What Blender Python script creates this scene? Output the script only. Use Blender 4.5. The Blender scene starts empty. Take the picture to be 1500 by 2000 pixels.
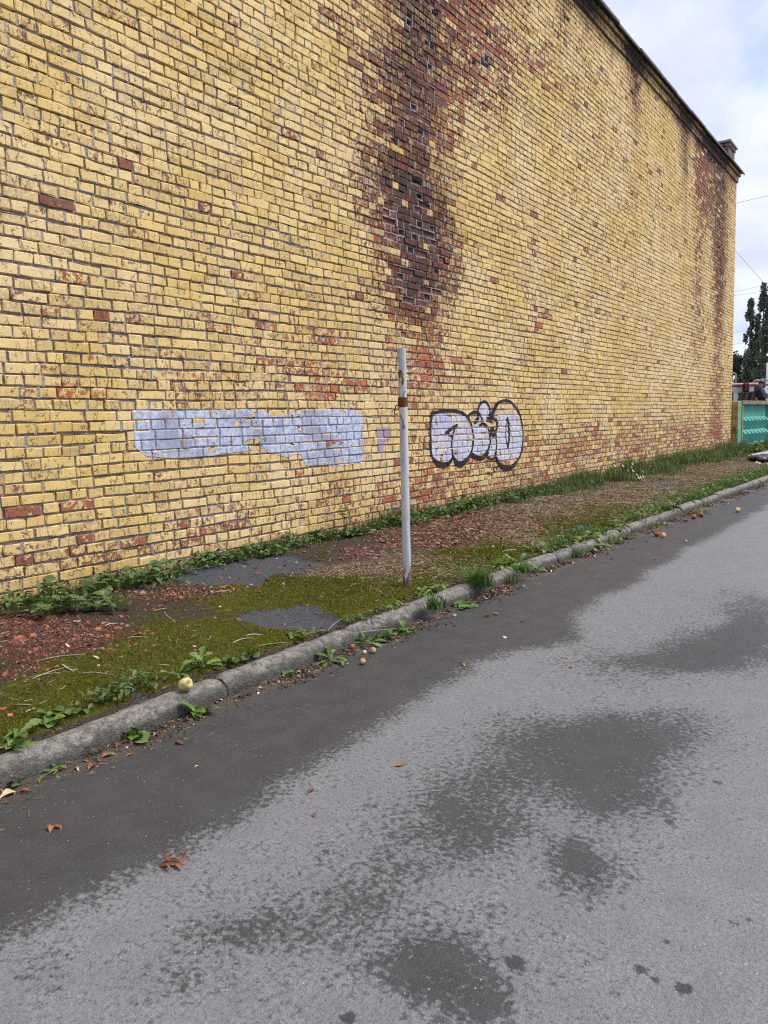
import bpy, bmesh, math, random
import numpy as np
from mathutils import Vector, Matrix

R = math.radians
rng = np.random.default_rng(11)
random.seed(5)
scene = bpy.context.scene
col = scene.collection

# ------------------------------------------------------------------ camera
# X runs along the wall (away from the camera), Y towards the wall, Z up; road level z = 0
EYE = np.array([0.0, 0.0, 1.30])
FPX, PITCH, ROLL, PHI = 1480.0, R(6.57), R(1.72), R(36.13)
Fv = np.array([math.cos(PHI) * math.cos(PITCH), math.sin(PHI) * math.cos(PITCH), -math.sin(PITCH)])
R0 = np.array([math.sin(PHI), -math.cos(PHI), 0.0])
U0 = np.cross(R0, Fv)
Rv = math.cos(ROLL) * R0 - math.sin(ROLL) * U0
Uv = math.sin(ROLL) * R0 + math.cos(ROLL) * U0
cam_data = bpy.data.cameras.new('camera')
cam = bpy.data.objects.new('camera', cam_data)
col.objects.link(cam)
cam.matrix_world = Matrix(((Rv[0], Uv[0], -Fv[0], EYE[0]), (Rv[1], Uv[1], -Fv[1], EYE[1]),
                           (Rv[2], Uv[2], -Fv[2], EYE[2]), (0, 0, 0, 1)))
cam_data.sensor_fit = 'VERTICAL'
cam_data.sensor_height = 36.0
cam_data.lens = 36.0 * FPX / 2000.0
cam_data.clip_start = 0.05
cam_data.clip_end = 3000.0
scene.camera = cam

# ------------------------------------------------------------------ sky, sun, exposure
SUN_EL, SUN_AZ = R(58), R(-58)          # azimuth measured from +X towards +Y
sun_dir = Vector((math.cos(SUN_EL) * math.cos(SUN_AZ), math.cos(SUN_EL) * math.sin(SUN_AZ), math.sin(SUN_EL)))
world = bpy.data.worlds.new('World')
scene.world = world
world.use_nodes = True
wt = world.node_tree
for n in list(wt.nodes):
    wt.nodes.remove(n)


def node(nt, kind, inputs=None, **props):
    n = nt.nodes.new(kind)
    for k, v in props.items():
        setattr(n, k, v)
    if inputs:
        for k, v in inputs.items():
            s = n.inputs[k]
            if isinstance(v, bpy.types.NodeSocket):
                nt.links.new(v, s)
            else:
                s.default_value = v
    return n


def math_n(nt, op, a, b=None, c=None, clamp=False):
    ins = {0: a}
    if b is not None:
        ins[1] = b
    if c is not None:
        ins[2] = c
    return node(nt, 'ShaderNodeMath', ins, operation=op, use_clamp=clamp).outputs[0]


def mix_c(nt, fac, a, b, blend='MIX'):
    def c4(v):
        return v if isinstance(v, bpy.types.NodeSocket) else (v[0], v[1], v[2], 1.0)
    n = nt.nodes.new('ShaderNodeMix')
    n.data_type = 'RGBA'
    n.blend_type = blend
    for idx, v in ((0, fac), (6, c4(a)), (7, c4(b))):
        if isinstance(v, bpy.types.NodeSocket):
            nt.links.new(v, n.inputs[idx])
        else:
            n.inputs[idx].default_value = v
    return n.outputs[2]


def ramp01(nt, val, lo, hi, smooth=True):
    n = node(nt, 'ShaderNodeMapRange', {0: val, 1: lo, 2: hi, 3: 0.0, 4: 1.0})
    n.interpolation_type = 'SMOOTHSTEP' if smooth else 'LINEAR'
    n.clamp = True
    return n.outputs[0]


def noise(nt, vec, scale, detail=3.0, rough=0.55, out=0, distort=0.0):
    n = node(nt, 'ShaderNodeTexNoise', {'Vector': vec, 'Scale': scale, 'Detail': detail, 'Roughness': rough,
                                        'Distortion': distort})
    return n.outputs[out]


def scaled(nt, vec, s):
    return node(nt, 'ShaderNodeVectorMath', {0: vec, 1: s}, operation='MULTIPLY').outputs[0]


sky = node(wt, 'ShaderNodeTexSky', sky_type='NISHITA', sun_disc=False, sun_elevation=SUN_EL,
           sun_rotation=R(90) - SUN_AZ, altitude=100.0, air_density=1.0, dust_density=1.6, ozone_density=1.0)
wvec = node(wt, 'ShaderNodeTexCoord').outputs['Generated']
wsep = node(wt, 'ShaderNodeSeparateXYZ', {0: wvec})
# clouds lie on a flat deck: project the view direction on it
den = math_n(wt, 'ADD', math_n(wt, 'MAXIMUM', wsep.outputs[2], 0.0), 0.22)
wdeck = node(wt, 'ShaderNodeCombineXYZ', {0: math_n(wt, 'DIVIDE', wsep.outputs[0], den),
                                          1: math_n(wt, 'DIVIDE', wsep.outputs[1], den), 2: 0.0}).outputs[0]
cl_big = noise(wt, scaled(wt, wdeck, (1.0, 1.5, 1.0)), 1.55, 6.0, 0.55, distort=0.25)
cl_soft = noise(wt, wdeck, 3.1, 4.0, 0.5)
cl_mask = ramp01(wt, cl_big, 0.28, 0.54)
cl_col = mix_c(wt, ramp01(wt, cl_soft, 0.30, 0.70), (0.45, 0.475, 0.645), (0.61, 0.63, 0.775))
sky_c = mix_c(wt, 1.0, sky.outputs[0], (0.085, 0.085, 0.085), 'MULTIPLY')
blue = mix_c(wt, 0.55, sky_c, (0.37, 0.465, 0.70))
w_col = mix_c(wt, math_n(wt, 'MULTIPLY', cl_mask, 0.93), blue, cl_col)
bg = node(wt, 'ShaderNodeBackground', {'Color': w_col, 'Strength': 1.0})
wo = node(wt, 'ShaderNodeOutputWorld', {'Surface': bg.outputs[0]})

sun_data = bpy.data.lights.new('sun', 'SUN')
sun_data.energy = 2.4
sun_data.angle = R(22)
sun_data.color = (1.0, 0.955, 0.88)
sun = bpy.data.objects.new('sun', sun_data)
col.objects.link(sun)
sun.rotation_euler = sun_dir.to_track_quat('Z', 'Y').to_euler()

vs = scene.view_settings
vs.view_transform = 'Standard'
vs.look = 'None'
vs.gamma = 1.0
vs.exposure = 0.80
vs.use_curve_mapping = False
scene.cycles.use_denoising = False
scene.cycles.pixel_filter_type = 'BLACKMAN_HARRIS'
scene.cycles.filter_width = 1.15


# ------------------------------------------------------------------ helpers
def ray(u, v):
    return Fv + (u - 750) / FPX * Rv - (v - 1000) / FPX * Uv


def G(u, v, z=0.0):
    """a spot of the photograph that lies on the level z -> its place in the world"""
    d = ray(u, v)
    t = (z - EYE[2]) / d[2]
    p = EYE + d * t
    return float(p[0]), float(p[1])


WALL_Y = 5.0


def W(u, v):
    d = ray(u, v)
    t = WALL_Y / d[1]
    return float(d[0] * t), float(d[2] * t + EYE[2])


def proj(P):
    d = np.asarray(P, float) - EYE
    z = d @ Fv
    return 750 + FPX * (d @ Rv) / z, 1000 - FPX * (d @ Uv) / z, z


def _hash(i, j, seed):
    h = (i.astype(np.int64) * 374761393 + j.astype(np.int64) * 668265263 + seed * 974634613) & 0x7fffffff
    h = (h ^ (h >> 13)) * 1274126177 & 0x7fffffff
    h = h ^ (h >> 16)
    return (h & 0xffffff) / float(0xffffff)


def vn(x, y, seed=0):
    """smooth value noise, -1..1"""
    x = np.asarray(x, float)
    y = np.asarray(y, float)
    x, y = np.broadcast_arrays(x, y)
    i = np.floor(x)
    j = np.floor(y)
    fx = x - i
    fy = y - j
    fx = fx * fx * (3 - 2 * fx)
    fy = fy * fy * (3 - 2 * fy)
    i = i.astype(np.int64)
    j = j.astype(np.int64)
    a = _hash(i, j, seed)
    b = _hash(i + 1, j, seed)
    c = _hash(i, j + 1, seed)
    d = _hash(i + 1, j + 1, seed)
    return 2 * ((a * (1 - fx) + b * fx) * (1 - fy) + (c * (1 - fx) + d * fx) * fy) - 1


def fbm(x, y, seed=0, o=4):
    s, a, t = 0, 1.0, 0
    x = np.asarray(x, float)
    y = np.asarray(y, float)
    for k in range(o):
        s = s + a * vn(x * 2 ** k, y * 2 ** k, seed + k * 17)
        t += a
        a *= 0.5
    return s / t


def tag(o, label=None, cat=None, group=None, kind=None):
    if label:
        o['label'] = label
    if cat:
        o['category'] = cat
    if group:
        o['group'] = group
    if kind:
        o['kind'] = kind
    return o


def link(o, parent=None):
    col.objects.link(o)
    if parent is not None:
        o.parent = parent
    return o


def empty(name, loc=(0, 0, 0), rz=0.0, parent=None):
    o = bpy.data.objects.new(name, None)
    o.empty_display_size = 0.1
    link(o, parent)
    o.location = loc
    o.rotation_euler = (0, 0, rz)
    return o


def mesh_np(name, V, Q=None, T=None, mat=None, attrs=None, smooth=False):
    me = bpy.data.meshes.new(name)
    V = np.asarray(V, np.float32).reshape(-1, 3)
    parts, starts, base = [], [], 0
    for A in (Q, T):
        if A is not None and len(A):
            A = np.asarray(A, np.int32)
            parts.append(A.ravel())
            starts.append(base + np.arange(len(A), dtype=np.int32) * A.shape[1])
            base += A.size
    me.vertices.add(len(V))
    me.vertices.foreach_set('co', V.ravel())
    loops = np.concatenate(parts)
    st = np.concatenate(starts)
    me.loops.add(len(loops))
    me.loops.foreach_set('vertex_index', loops)
    me.polygons.add(len(st))
    me.polygons.foreach_set('loop_start', st)
    me.polygons.foreach_set('use_smooth', np.full(len(st), bool(smooth)))
    if attrs:
        for k, a in attrs.items():
            a = np.asarray(a, np.float32)
            if a.ndim == 1:
                at = me.attributes.new(k, 'FLOAT', 'POINT')
                at.data.foreach_set('value', a)
            else:
                at = me.attributes.new(k, 'FLOAT_COLOR', 'POINT')
                at.data.foreach_set('color', a.ravel())
    if mat is not None:
        me.materials.append(mat)
    me.update(calc_edges=True)
    me.validate()
    return me


def obj(name, me, parent=None, loc=None):
    o = bpy.data.objects.new(name, me)
    link(o, parent)
    if loc is not None:
        o.location = loc
    return o


class MB:
    """collects polygons of one mesh"""
    def __init__(self):
        self.v, self.f = [], []

    def poly(self, pts, faces):
        b = len(self.v)
        self.v.extend([tuple(p) for p in pts])
        self.f.extend([tuple(b + i for i in f) for f in faces])

    def box(self, x0, x1, y0, y1, z0, z1, bev=0.0):
        if bev <= 0:
            self.poly([(x0, y0, z0), (x1, y0, z0), (x1, y1, z0), (x0, y1, z0), (x0, y0, z1), (x1, y0, z1), (x1, y1, z1),
                       (x0, y1, z1)], [(3, 2, 1, 0), (4, 5, 6, 7), (0, 1, 5, 4), (1, 2, 6, 5), (2, 3, 7, 6), (3, 0, 4, 7)])
        else:
            b = bev
            rings = []
            for z, i in ((z0, b), (z0 + b, 0), (z1 - b, 0), (z1, b)):
                rings.append([(x0 + i, y0 + b, z), (x0 + b, y0 + i, z), (x1 - b, y0 + i, z), (x1 - i, y0 + b, z),
                              (x1 - i, y1 - b, z), (x1 - b, y1 - i, z), (x0 + b, y1 - i, z), (x0 + i, y1 - b, z)])
            pts = [p for r_ in rings for p in r_]
            fs = [tuple(range(7, -1, -1)), tuple(range(24, 32))]
            for k in range(3):
                for i in range(8):
                    j = (i + 1) % 8
                    fs.append((k * 8 + i, k * 8 + j, k * 8 + 8 + j, k * 8 + 8 + i))
            self.poly(pts, fs)

    def tube(self, pts, rad, n=8, cap=True):
        pts = [Vector(p) for p in pts]
        if not hasattr(rad, '__len__'):
            rad = [rad] * len(pts)
        rings = []
        for i, p in enumerate(pts):
            t = (pts[min(i + 1, len(pts) - 1)] - pts[max(i - 1, 0)]).normalized()
            a = t.orthogonal().normalized() if i == 0 else (a - t * a.dot(t)).normalized()
            b = t.cross(a)
            rings.append([p + (a * math.cos(q) + b * math.sin(q)) * rad[i] for q in [2 * math.pi * k / n for k in range(n)]])
        vs_ = [tuple(q) for r_ in rings for q in r_]
        fs = []
        for i in range(len(pts) - 1):
            for k in range(n):
                j = (k + 1) % n
                fs.append((i * n + k, i * n + j, (i + 1) * n + j, (i + 1) * n + k))
        if cap:
            fs.append(tuple(range(n - 1, -1, -1)))
            fs.append(tuple((len(pts) - 1) * n + k for k in range(n)))
        self.poly(vs_, fs)

    def mesh(self, name, mat, smooth=False):
        me = bpy.data.meshes.new(name)
        me.from_pydata(self.v, [], self.f)
        me.materials.append(mat)
        me.polygons.foreach_set('use_smooth', np.full(len(me.polygons), bool(smooth)))
        me.update()
        return me

    def build(self, name, mat, parent=None, smooth=False, loc=None):
        return obj(name, self.mesh(name, mat, smooth), parent, loc)


# ------------------------------------------------------------------ materials
def new_mat(name):
    m = bpy.data.materials.new(name)
    m.use_nodes = True
    nt = m.node_tree
    nt.nodes.clear()
    return m, nt


def finish(nt, color, rough=0.8, bump=None, bstr=0.4, bdist=0.004, spec=0.3, **extra):
    ins = {'Base Color': color if isinstance(color, bpy.types.NodeSocket) else (*color, 1.0), 'Roughness': rough,
           'Specular IOR Level': spec}
    ins.update(extra)
    if bump is not None:
        ins['Normal'] = node(nt, 'ShaderNodeBump', {'Height': bump, 'Strength': bstr, 'Distance': bdist}).outputs[0]
    b = node(nt, 'ShaderNodeBsdfPrincipled', ins)
    node(nt, 'ShaderNodeOutputMaterial', {'Surface': b.outputs[0]})
    return b


def geo_pos(nt):
    return node(nt, 'ShaderNodeNewGeometry').outputs['Position']


def attr(nt, name):
    a = node(nt, 'ShaderNodeAttribute', attribute_name=name)
    return a


def mottled(name, c1, c2, scale=20.0, rough=0.8, bstr=0.3, bdist=0.004, spec=0.25, detail=4.0, rnd=0.0, c3=None):
    """simple procedural surface: two colours through noise, fine relief"""
    m, nt = new_mat(name)
    p = geo_pos(nt)
    a = noise(nt, p, scale, detail, 0.6)
    c = mix_c(nt, ramp01(nt, a, 0.32, 0.68), c1, c2)
    if c3 is not None:
        c = mix_c(nt, ramp01(nt, noise(nt, p, scale * 0.37, 5.0, 0.65), 0.54, 0.64), c, c3)
    if rnd > 0:
        oi = node(nt, 'ShaderNodeObjectInfo').outputs['Random']
        k = math_n(nt, 'ADD', math_n(nt, 'MULTIPLY', oi, rnd), 1.0 - rnd * 0.5)
        kk = node(nt, 'ShaderNodeCombineXYZ', {0: k, 1: k, 2: k}).outputs[0]
        c = mix_c(nt, 1.0, c, kk, 'MULTIPLY')
    finish(nt, c, rough, a, bstr, bdist, spec)
    return m


def leaf_mat(name, c1, c2, c3=None):
    m, nt = new_mat(name)
    p = geo_pos(nt)
    va = attr(nt, 'tone').outputs['Fac']
    oi = node(nt, 'ShaderNodeObjectInfo').outputs['Random']
    t = math_n(nt, 'FRACT', math_n(nt, 'ADD', math_n(nt, 'MULTIPLY', oi, 0.73), va))
    c = mix_c(nt, t, c1, c2)
    if c3 is not None:
        c = mix_c(nt, ramp01(nt, noise(nt, p, 17.0, 3.0), 0.6, 0.72), c, c3)
    c = mix_c(nt, ramp01(nt, noise(nt, p, 60.0, 2.0), 0.35, 0.75), c, mix_c(nt, 1.0, c, (0.72, 0.78, 0.66), 'MULTIPLY'))
    pb = node(nt, 'ShaderNodeBsdfPrincipled', {'Base Color': c, 'Roughness': 0.5, 'Specular IOR Level': 0.35})
    tr = node(nt, 'ShaderNodeBsdfTranslucent', {'Color': mix_c(nt, 1.0, c, (0.9, 1.0, 0.5), 'MULTIPLY')})
    mx = node(nt, 'ShaderNodeMixShader', {0: 0.25, 1: pb.outputs[0], 2: tr.outputs[0]})
    node(nt, 'ShaderNodeOutputMaterial', {'Surface': mx.outputs[0]})
    return m


def make_brick_mat():
    m, nt = new_mat('painted_brick')
    p = geo_pos(nt)
    ca = attr(nt, 'ca')
    sp = node(nt, 'ShaderNodeSeparateColor', {0: ca.outputs['Color']})
    peel, soot, rnd = sp.outputs[0], sp.outputs[1], sp.outputs[2]
    red = ca.outputs['Alpha']
    pv = scaled(nt, p, (1.1, 1.0, 0.95))
    n1 = noise(nt, pv, 17.0, 6.0, 0.72, distort=0.1)
    n2 = noise(nt, p, 120.0, 3.0, 0.6)
    n0 = noise(nt, p, 1.3, 3.0, 0.55)
    st = noise(nt, scaled(nt, p, (1.0, 1.0, 0.10)), 34.0, 4.0, 0.6)
    thr = math_n(nt, 'ADD', peel, math_n(nt, 'MULTIPLY', math_n(nt, 'SUBTRACT', n2, 0.5), 0.10))
    dlt = math_n(nt, 'SUBTRACT', thr, n1)
    bare = ramp01(nt, dlt, -0.008, 0.012)
    under = ramp01(nt, dlt, -0.075, -0.035)
    # paint: sun-bleached ochre, a little different on every brick
    paint = mix_c(nt, rnd, (0.61, 0.415, 0.130), (0.72, 0.525, 0.205))
    paint = mix_c(nt, ramp01(nt, n0, 0.35, 0.7), paint, (0.73, 0.56, 0.275))
    paint = mix_c(nt, math_n(nt, 'MULTIPLY', ramp01(nt, n2, 0.45, 0.75), 0.4), paint, (0.47, 0.32, 0.115))
    # thin worn coat that lets the grey-brown ground coat through
    worn = math_n(nt, 'MULTIPLY', under, ramp01(nt, noise(nt, p, 55.0, 4.0, 0.7), 0.42, 0.6))
    paint = mix_c(nt, math_n(nt, 'MULTIPLY', worn, 0.75), paint, (0.36, 0.275, 0.15))
    dull = ramp01(nt, math_n(nt, 'FRACT', math_n(nt, 'MULTIPLY', rnd, 7.31)), 0.60, 0.72)
    dl = math_n(nt, 'MULTIPLY', dull, ramp01(nt, noise(nt, p, 30.0, 6.0, 0.82), 0.43, 0.53))
    paint = mix_c(nt, math_n(nt, 'MULTIPLY', dl, 0.60), paint, (0.40, 0.28, 0.125))
    # bare brick
    bare_c = mix_c(nt, red, (0.225, 0.098, 0.074), (0.52, 0.145, 0.052))
    bare_c = mix_c(nt, ramp01(nt, noise(nt, p, 48.0, 4.0, 0.65), 0.42, 0.68), bare_c,
                   mix_c(nt, 1.0, bare_c, (0.62, 0.58, 0.62), 'MULTIPLY'))
    bare_c = mix_c(nt, math_n(nt, 'MULTIPLY', ramp01(nt, n2, 0.58, 0.7), 0.35), bare_c, (0.48, 0.36, 0.27))
    c = mix_c(nt, bare, paint, bare_c)
    # hairline cracks in the paint, mostly upright
    vo = node(nt, 'ShaderNodeTexVoronoi', {'Vector': node(nt, 'ShaderNodeVectorMath', {
        0: scaled(nt, p, (1.0, 1.0, 0.26)), 1: scaled(nt, noise(nt, p, 22.0, 3.0, 0.6, out=1), (0.045, 0.045, 0.022))},
        operation='ADD').outputs[0], 'Scale': 15.0}, feature='DISTANCE_TO_EDGE')
    ck = math_n(nt, 'MULTIPLY', math_n(nt, 'SUBTRACT', 1.0, ramp01(nt, vo.outputs[0], 0.008, 0.030)),
                ramp01(nt, noise(nt, p, 11.0, 3.0, 0.6), 0.47, 0.56))
    c = mix_c(nt, math_n(nt, 'MULTIPLY', ck, 0.66), c, (0.085, 0.062, 0.045))
    # black specks
    sk = ramp01(nt, noise(nt, p, 75.0, 2.0, 0.5), 0.69, 0.73)
    c = mix_c(nt, math_n(nt, 'MULTIPLY', sk, 0.7), c, (0.07, 0.05, 0.04))
    # brown wash around the damaged band
    c = mix_c(nt, math_n(nt, 'MULTIPLY', ramp01(nt, math_n(nt, 'ADD', soot, math_n(nt, 'MULTIPLY', math_n(nt, 'SUBTRACT', st, 0.5), 0.6)), 0.03, 0.45), 0.55), c,
              mix_c(nt, 1.0, c, (0.52, 0.37, 0.33), 'MULTIPLY'))
    # soot and damp, running down
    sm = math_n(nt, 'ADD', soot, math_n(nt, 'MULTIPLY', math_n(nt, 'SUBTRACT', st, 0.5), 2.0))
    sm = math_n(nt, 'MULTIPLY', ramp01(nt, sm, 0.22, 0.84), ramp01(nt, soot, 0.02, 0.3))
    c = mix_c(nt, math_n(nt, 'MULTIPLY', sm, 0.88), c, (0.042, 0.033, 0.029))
    # faint run-off streaks all over the paint
    c = mix_c(nt, math_n(nt, 'MULTIPLY', ramp01(nt, st, 0.55, 0.78), 0.36), c, (0.20, 0.15, 0.085))
    h = math_n(nt, 'ADD', math_n(nt, 'MULTIPLY', bare, -0.45), math_n(nt, 'MULTIPLY', n1, 0.6))
    h = math_n(nt, 'ADD', h, math_n(nt, 'MULTIPLY', n2, 0.35))
    h = math_n(nt, 'ADD', h, math_n(nt, 'MULTIPLY', ck, -0.9))
    ro = math_n(nt, 'ADD', math_n(nt, 'MULTIPLY', bare, 0.2), 0.66)
    finish(nt, c, ro, h, 0.9, 0.006, 0.2)
    return m


def make_mortar_mat():
    m, nt = new_mat('mortar')
    p = geo_pos(nt)
    ca = attr(nt, 'ca')
    sp = node(nt, 'ShaderNodeSeparateColor', {0: ca.outputs['Color']})
    peel, soot = sp.outputs[0], sp.outputs[1]
    a = noise(nt, p, 26.0, 5.0, 0.65)
    f = noise(nt, p, 150.0, 3.0, 0.6)
    c = mix_c(nt, ramp01(nt, a, 0.35, 0.65), (0.22, 0.195, 0.18), (0.38, 0.345, 0.32))
    thr = math_n(nt, 'SUBTRACT', 0.62, math_n(nt, 'MULTIPLY', peel, 0.55))
    pm = ramp01(nt, math_n(nt, 'SUBTRACT', thr, noise(nt, p, 13.0, 5.0, 0.65)), -0.02, 0.03)
    c = mix_c(nt, math_n(nt, 'MULTIPLY', pm, 0.8), c, (0.54, 0.385, 0.16))
    c = mix_c(nt, ramp01(nt, f, 0.55, 0.75), c, (0.20, 0.175, 0.16))
    st = noise(nt, scaled(nt, p, (1.0, 1.0, 0.10)), 34.0, 4.0, 0.6)
    sm = math_n(nt, 'ADD', soot, math_n(nt, 'MULTIPLY', math_n(nt, 'SUBTRACT', st, 0.5), 1.2))
    sm = math_n(nt, 'MULTIPLY', ramp01(nt, sm, 0.35, 1.0), ramp01(nt, soot, 0.02, 0.25))
    c = mix_c(nt, math_n(nt, 'MULTIPLY', sm, 0.8), c, (0.035, 0.031, 0.032))
    finish(nt, c, 0.95, math_n(nt, 'ADD', a, math_n(nt, 'MULTIPLY', f, 0.6)), 0.9, 0.006, 0.1)
    return m


def make_film_mat(name, c1, c2, c3, worn, scale=24.0):
    m, nt = new_mat(name)
    p = geo_pos(nt)
    a = noise(nt, p, scale, 5.0, 0.68)
    b = noise(nt, p, 3.5, 3.0, 0.6)
    f = noise(nt, p, 110.0, 3.0, 0.6)
    c = mix_c(nt, ramp01(nt, a, 0.36, 0.62), c1, c2)
    c = mix_c(nt, math_n(nt, 'MULTIPLY', ramp01(nt, b, 0.45, 0.66), 0.7), c, c3)
    c = mix_c(nt, math_n(nt, 'MULTIPLY', ramp01(nt, f, 0.6, 0.72), 0.5), c, worn)
    finish(nt, c, 0.7, math_n(nt, 'ADD', a, f), 0.5, 0.003, 0.25)
    return m


def make_road_mat():
    m, nt = new_mat('asphalt_road')
    p = geo_pos(nt)
    wet = attr(nt, 'wet').outputs['Fac']
    dirt = attr(nt, 'dirt').outputs['Fac']
    n1 = noise(nt, scaled(nt, p, (1.0, 0.8, 1.0)), 55.0, 4.0, 0.66, distort=0.3)
    n2 = noise(nt, p, 7.0, 4.0, 0.6)
    fine = noise(nt, p, 330.0, 2.0, 0.6)
    mid = noise(nt, p, 110.0, 3.0, 0.6)
    w = math_n(nt, 'ADD', wet, math_n(nt, 'MULTIPLY', math_n(nt, 'SUBTRACT', n1, 0.5), 2.4))
    w = math_n(nt, 'ADD', w, math_n(nt, 'MULTIPLY', math_n(nt, 'SUBTRACT', n2, 0.5), 1.1))
    wm = ramp01(nt, w, 0.22, 0.82)
    dry = mix_c(nt, ramp01(nt, n2, 0.3, 0.7), (0.188, 0.188, 0.191), (0.230, 0.230, 0.233))
    dry = mix_c(nt, math_n(nt, 'MULTIPLY', ramp01(nt, noise(nt, p, 85.0, 4.0, 0.7), 0.44, 0.58), 0.55), dry, (0.125, 0.125, 0.128))
    damp = mix_c(nt, ramp01(nt, n2, 0.3, 0.7), (0.042, 0.042, 0.043), (0.058, 0.058, 0.059))
    damp = mix_c(nt, math_n(nt, 'MULTIPLY', ramp01(nt, mid, 0.50, 0.72), 0.5), damp, (0.088, 0.088, 0.090))
    c = mix_c(nt, wm, dry, damp)
    c = mix_c(nt, ramp01(nt, fine, 0.45, 0.72), c, mix_c(nt, 1.0, c, (0.60, 0.60, 0.60), 'MULTIPLY'))
    # pale stone specks
    vo = node(nt, 'ShaderNodeTexVoronoi', {'Vector': p, 'Scale': 95.0}, feature='F1')
    vs_ = node(nt, 'ShaderNodeSeparateColor', {0: vo.outputs['Color']})
    spk = math_n(nt, 'MULTIPLY', math_n(nt, 'SUBTRACT', 1.0, ramp01(nt, vo.outputs['Distance'], 0.16, 0.30)),
                 ramp01(nt, vs_.outputs[0], 0.965, 0.975))
    c = mix_c(nt, math_n(nt, 'MULTIPLY', spk, 0.6), c, (0.50, 0.49, 0.47))
    dk = math_n(nt, 'MULTIPLY', math_n(nt, 'SUBTRACT', 1.0, ramp01(nt, vo.outputs['Distance'], 0.2, 0.38)),
                ramp01(nt, vs_.outputs[1], 0.84, 0.88))
    c = mix_c(nt, math_n(nt, 'MULTIPLY', dk, 0.6), c, (0.05, 0.05, 0.052))
    dm = ramp01(nt, math_n(nt, 'ADD', dirt, math_n(nt, 'MULTIPLY', math_n(nt, 'SUBTRACT', n1, 0.5), 1.0)), 0.35, 0.75)
    soil = mix_c(nt, ramp01(nt, mid, 0.35, 0.65), (0.045, 0.036, 0.030), (0.10, 0.078, 0.062))
    c = mix_c(nt, dm, c, soil)
    h = math_n(nt, 'ADD', math_n(nt, 'MULTIPLY', mid, 0.9), math_n(nt, 'MULTIPLY', fine, 0.8))
    ro = math_n(nt, 'SUBTRACT', 0.78, math_n(nt, 'MULTIPLY', wm, 0.22))
    finish(nt, c, ro, h, 0.8, 0.006, 0.35)
    return m


def make_verge_mat():
    m, nt = new_mat('verge_ground')
    p = geo_pos(nt)
    va = attr(nt, 'va')
    sp = node(nt, 'ShaderNodeSeparateColor', {0: va.outputs['Color']})
    moss, rub, straw = sp.outputs[0], sp.outputs[1], sp.outputs[2]
    asp = va.outputs['Alpha']
    a = noise(nt, p, 28.0, 5.0, 0.65)
    b = noise(nt, p, 95.0, 4.0, 0.65)
    d = noise(nt, p, 230.0, 2.0, 0.6)
    soil = mix_c(nt, ramp01(nt, b, 0.35, 0.65), (0.035, 0.027, 0.021), (0.085, 0.064, 0.05))
    red_c = mix_c(nt, ramp01(nt, b, 0.38, 0.62), (0.050, 0.028, 0.022), (0.135, 0.060, 0.040))
    str_c = mix_c(nt, ramp01(nt, b, 0.35, 0.65), (0.075, 0.056, 0.036), (0.17, 0.125, 0.085))
    moss_c = mix_c(nt, ramp01(nt, a, 0.35, 0.68), (0.048, 0.052, 0.008), (0.115, 0.112, 0.014))
    moss_c = mix_c(nt, ramp01(nt, d, 0.52, 0.75), moss_c, (0.030, 0.030, 0.010))
    asp_c = mix_c(nt, ramp01(nt, noise(nt, p, 140.0, 3.0, 0.7), 0.40, 0.66), (0.040, 0.042, 0.046), (0.135, 0.14, 0.15))

    def over(c, m_, new, k=1.1):
        w = math_n(nt, 'ADD', m_, math_n(nt, 'MULTIPLY', math_n(nt, 'SUBTRACT', a, 0.5), k))
        w = math_n(nt, 'ADD', w, math_n(nt, 'MULTIPLY', math_n(nt, 'SUBTRACT', b, 0.5), 0.6))
        return mix_c(nt, ramp01(nt, w, 0.40, 0.58), c, new)
    c = over(soil, rub, red_c)
    c = over(c, straw, str_c)
    c = over(c, moss, moss_c)
    c = over(c, asp, asp_c, 0.4)
    h = math_n(nt, 'ADD', math_n(nt, 'MULTIPLY', a, 0.5), math_n(nt, 'ADD', b, math_n(nt, 'MULTIPLY', d, 0.5)))
    finish(nt, c, 0.95, h, 1.0, 0.012, 0.1)
    return m


def make_kerb_mat():
    m, nt = new_mat('kerb_concrete')
    p = geo_pos(nt)
    a = noise(nt, p, 9.0, 5.0, 0.65)
    b = noise(nt, p, 60.0, 4.0, 0.65)
    d = noise(nt, p, 210.0, 2.0, 0.6)
    sz = node(nt, 'ShaderNodeSeparateXYZ', {0: p}).outputs[2]
    b2 = noise(nt, p, 24.0, 5.0, 0.75)
    c = mix_c(nt, ramp01(nt, b2, 0.36, 0.62), (0.17, 0.158, 0.14), (0.40, 0.375, 0.335))
    # algae and splash dirt with its own ragged edge
    g = math_n(nt, 'ADD', math_n(nt, 'MULTIPLY', math_n(nt, 'SUBTRACT', 0.080, sz), 18.0),
               math_n(nt, 'MULTIPLY', math_n(nt, 'SUBTRACT', a, 0.5), 3.0))
    c = mix_c(nt, math_n(nt, 'MULTIPLY', ramp01(nt, g, -0.3, 0.8), 0.80), c, (0.075, 0.072, 0.060))
    c = mix_c(nt, math_n(nt, 'MULTIPLY', ramp01(nt, d, 0.50, 0.64), 0.6), c, (0.07, 0.065, 0.055))
    c = mix_c(nt, math_n(nt, 'MULTIPLY', ramp01(nt, b, 0.62, 0.74), 0.5), c, (0.52, 0.49, 0.45))
    finish(nt, c, 0.92, math_n(nt, 'ADD', math_n(nt, 'ADD', b, b2), math_n(nt, 'MULTIPLY', d, 0.8)), 1.0, 0.016, 0.15)
    return m


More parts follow.
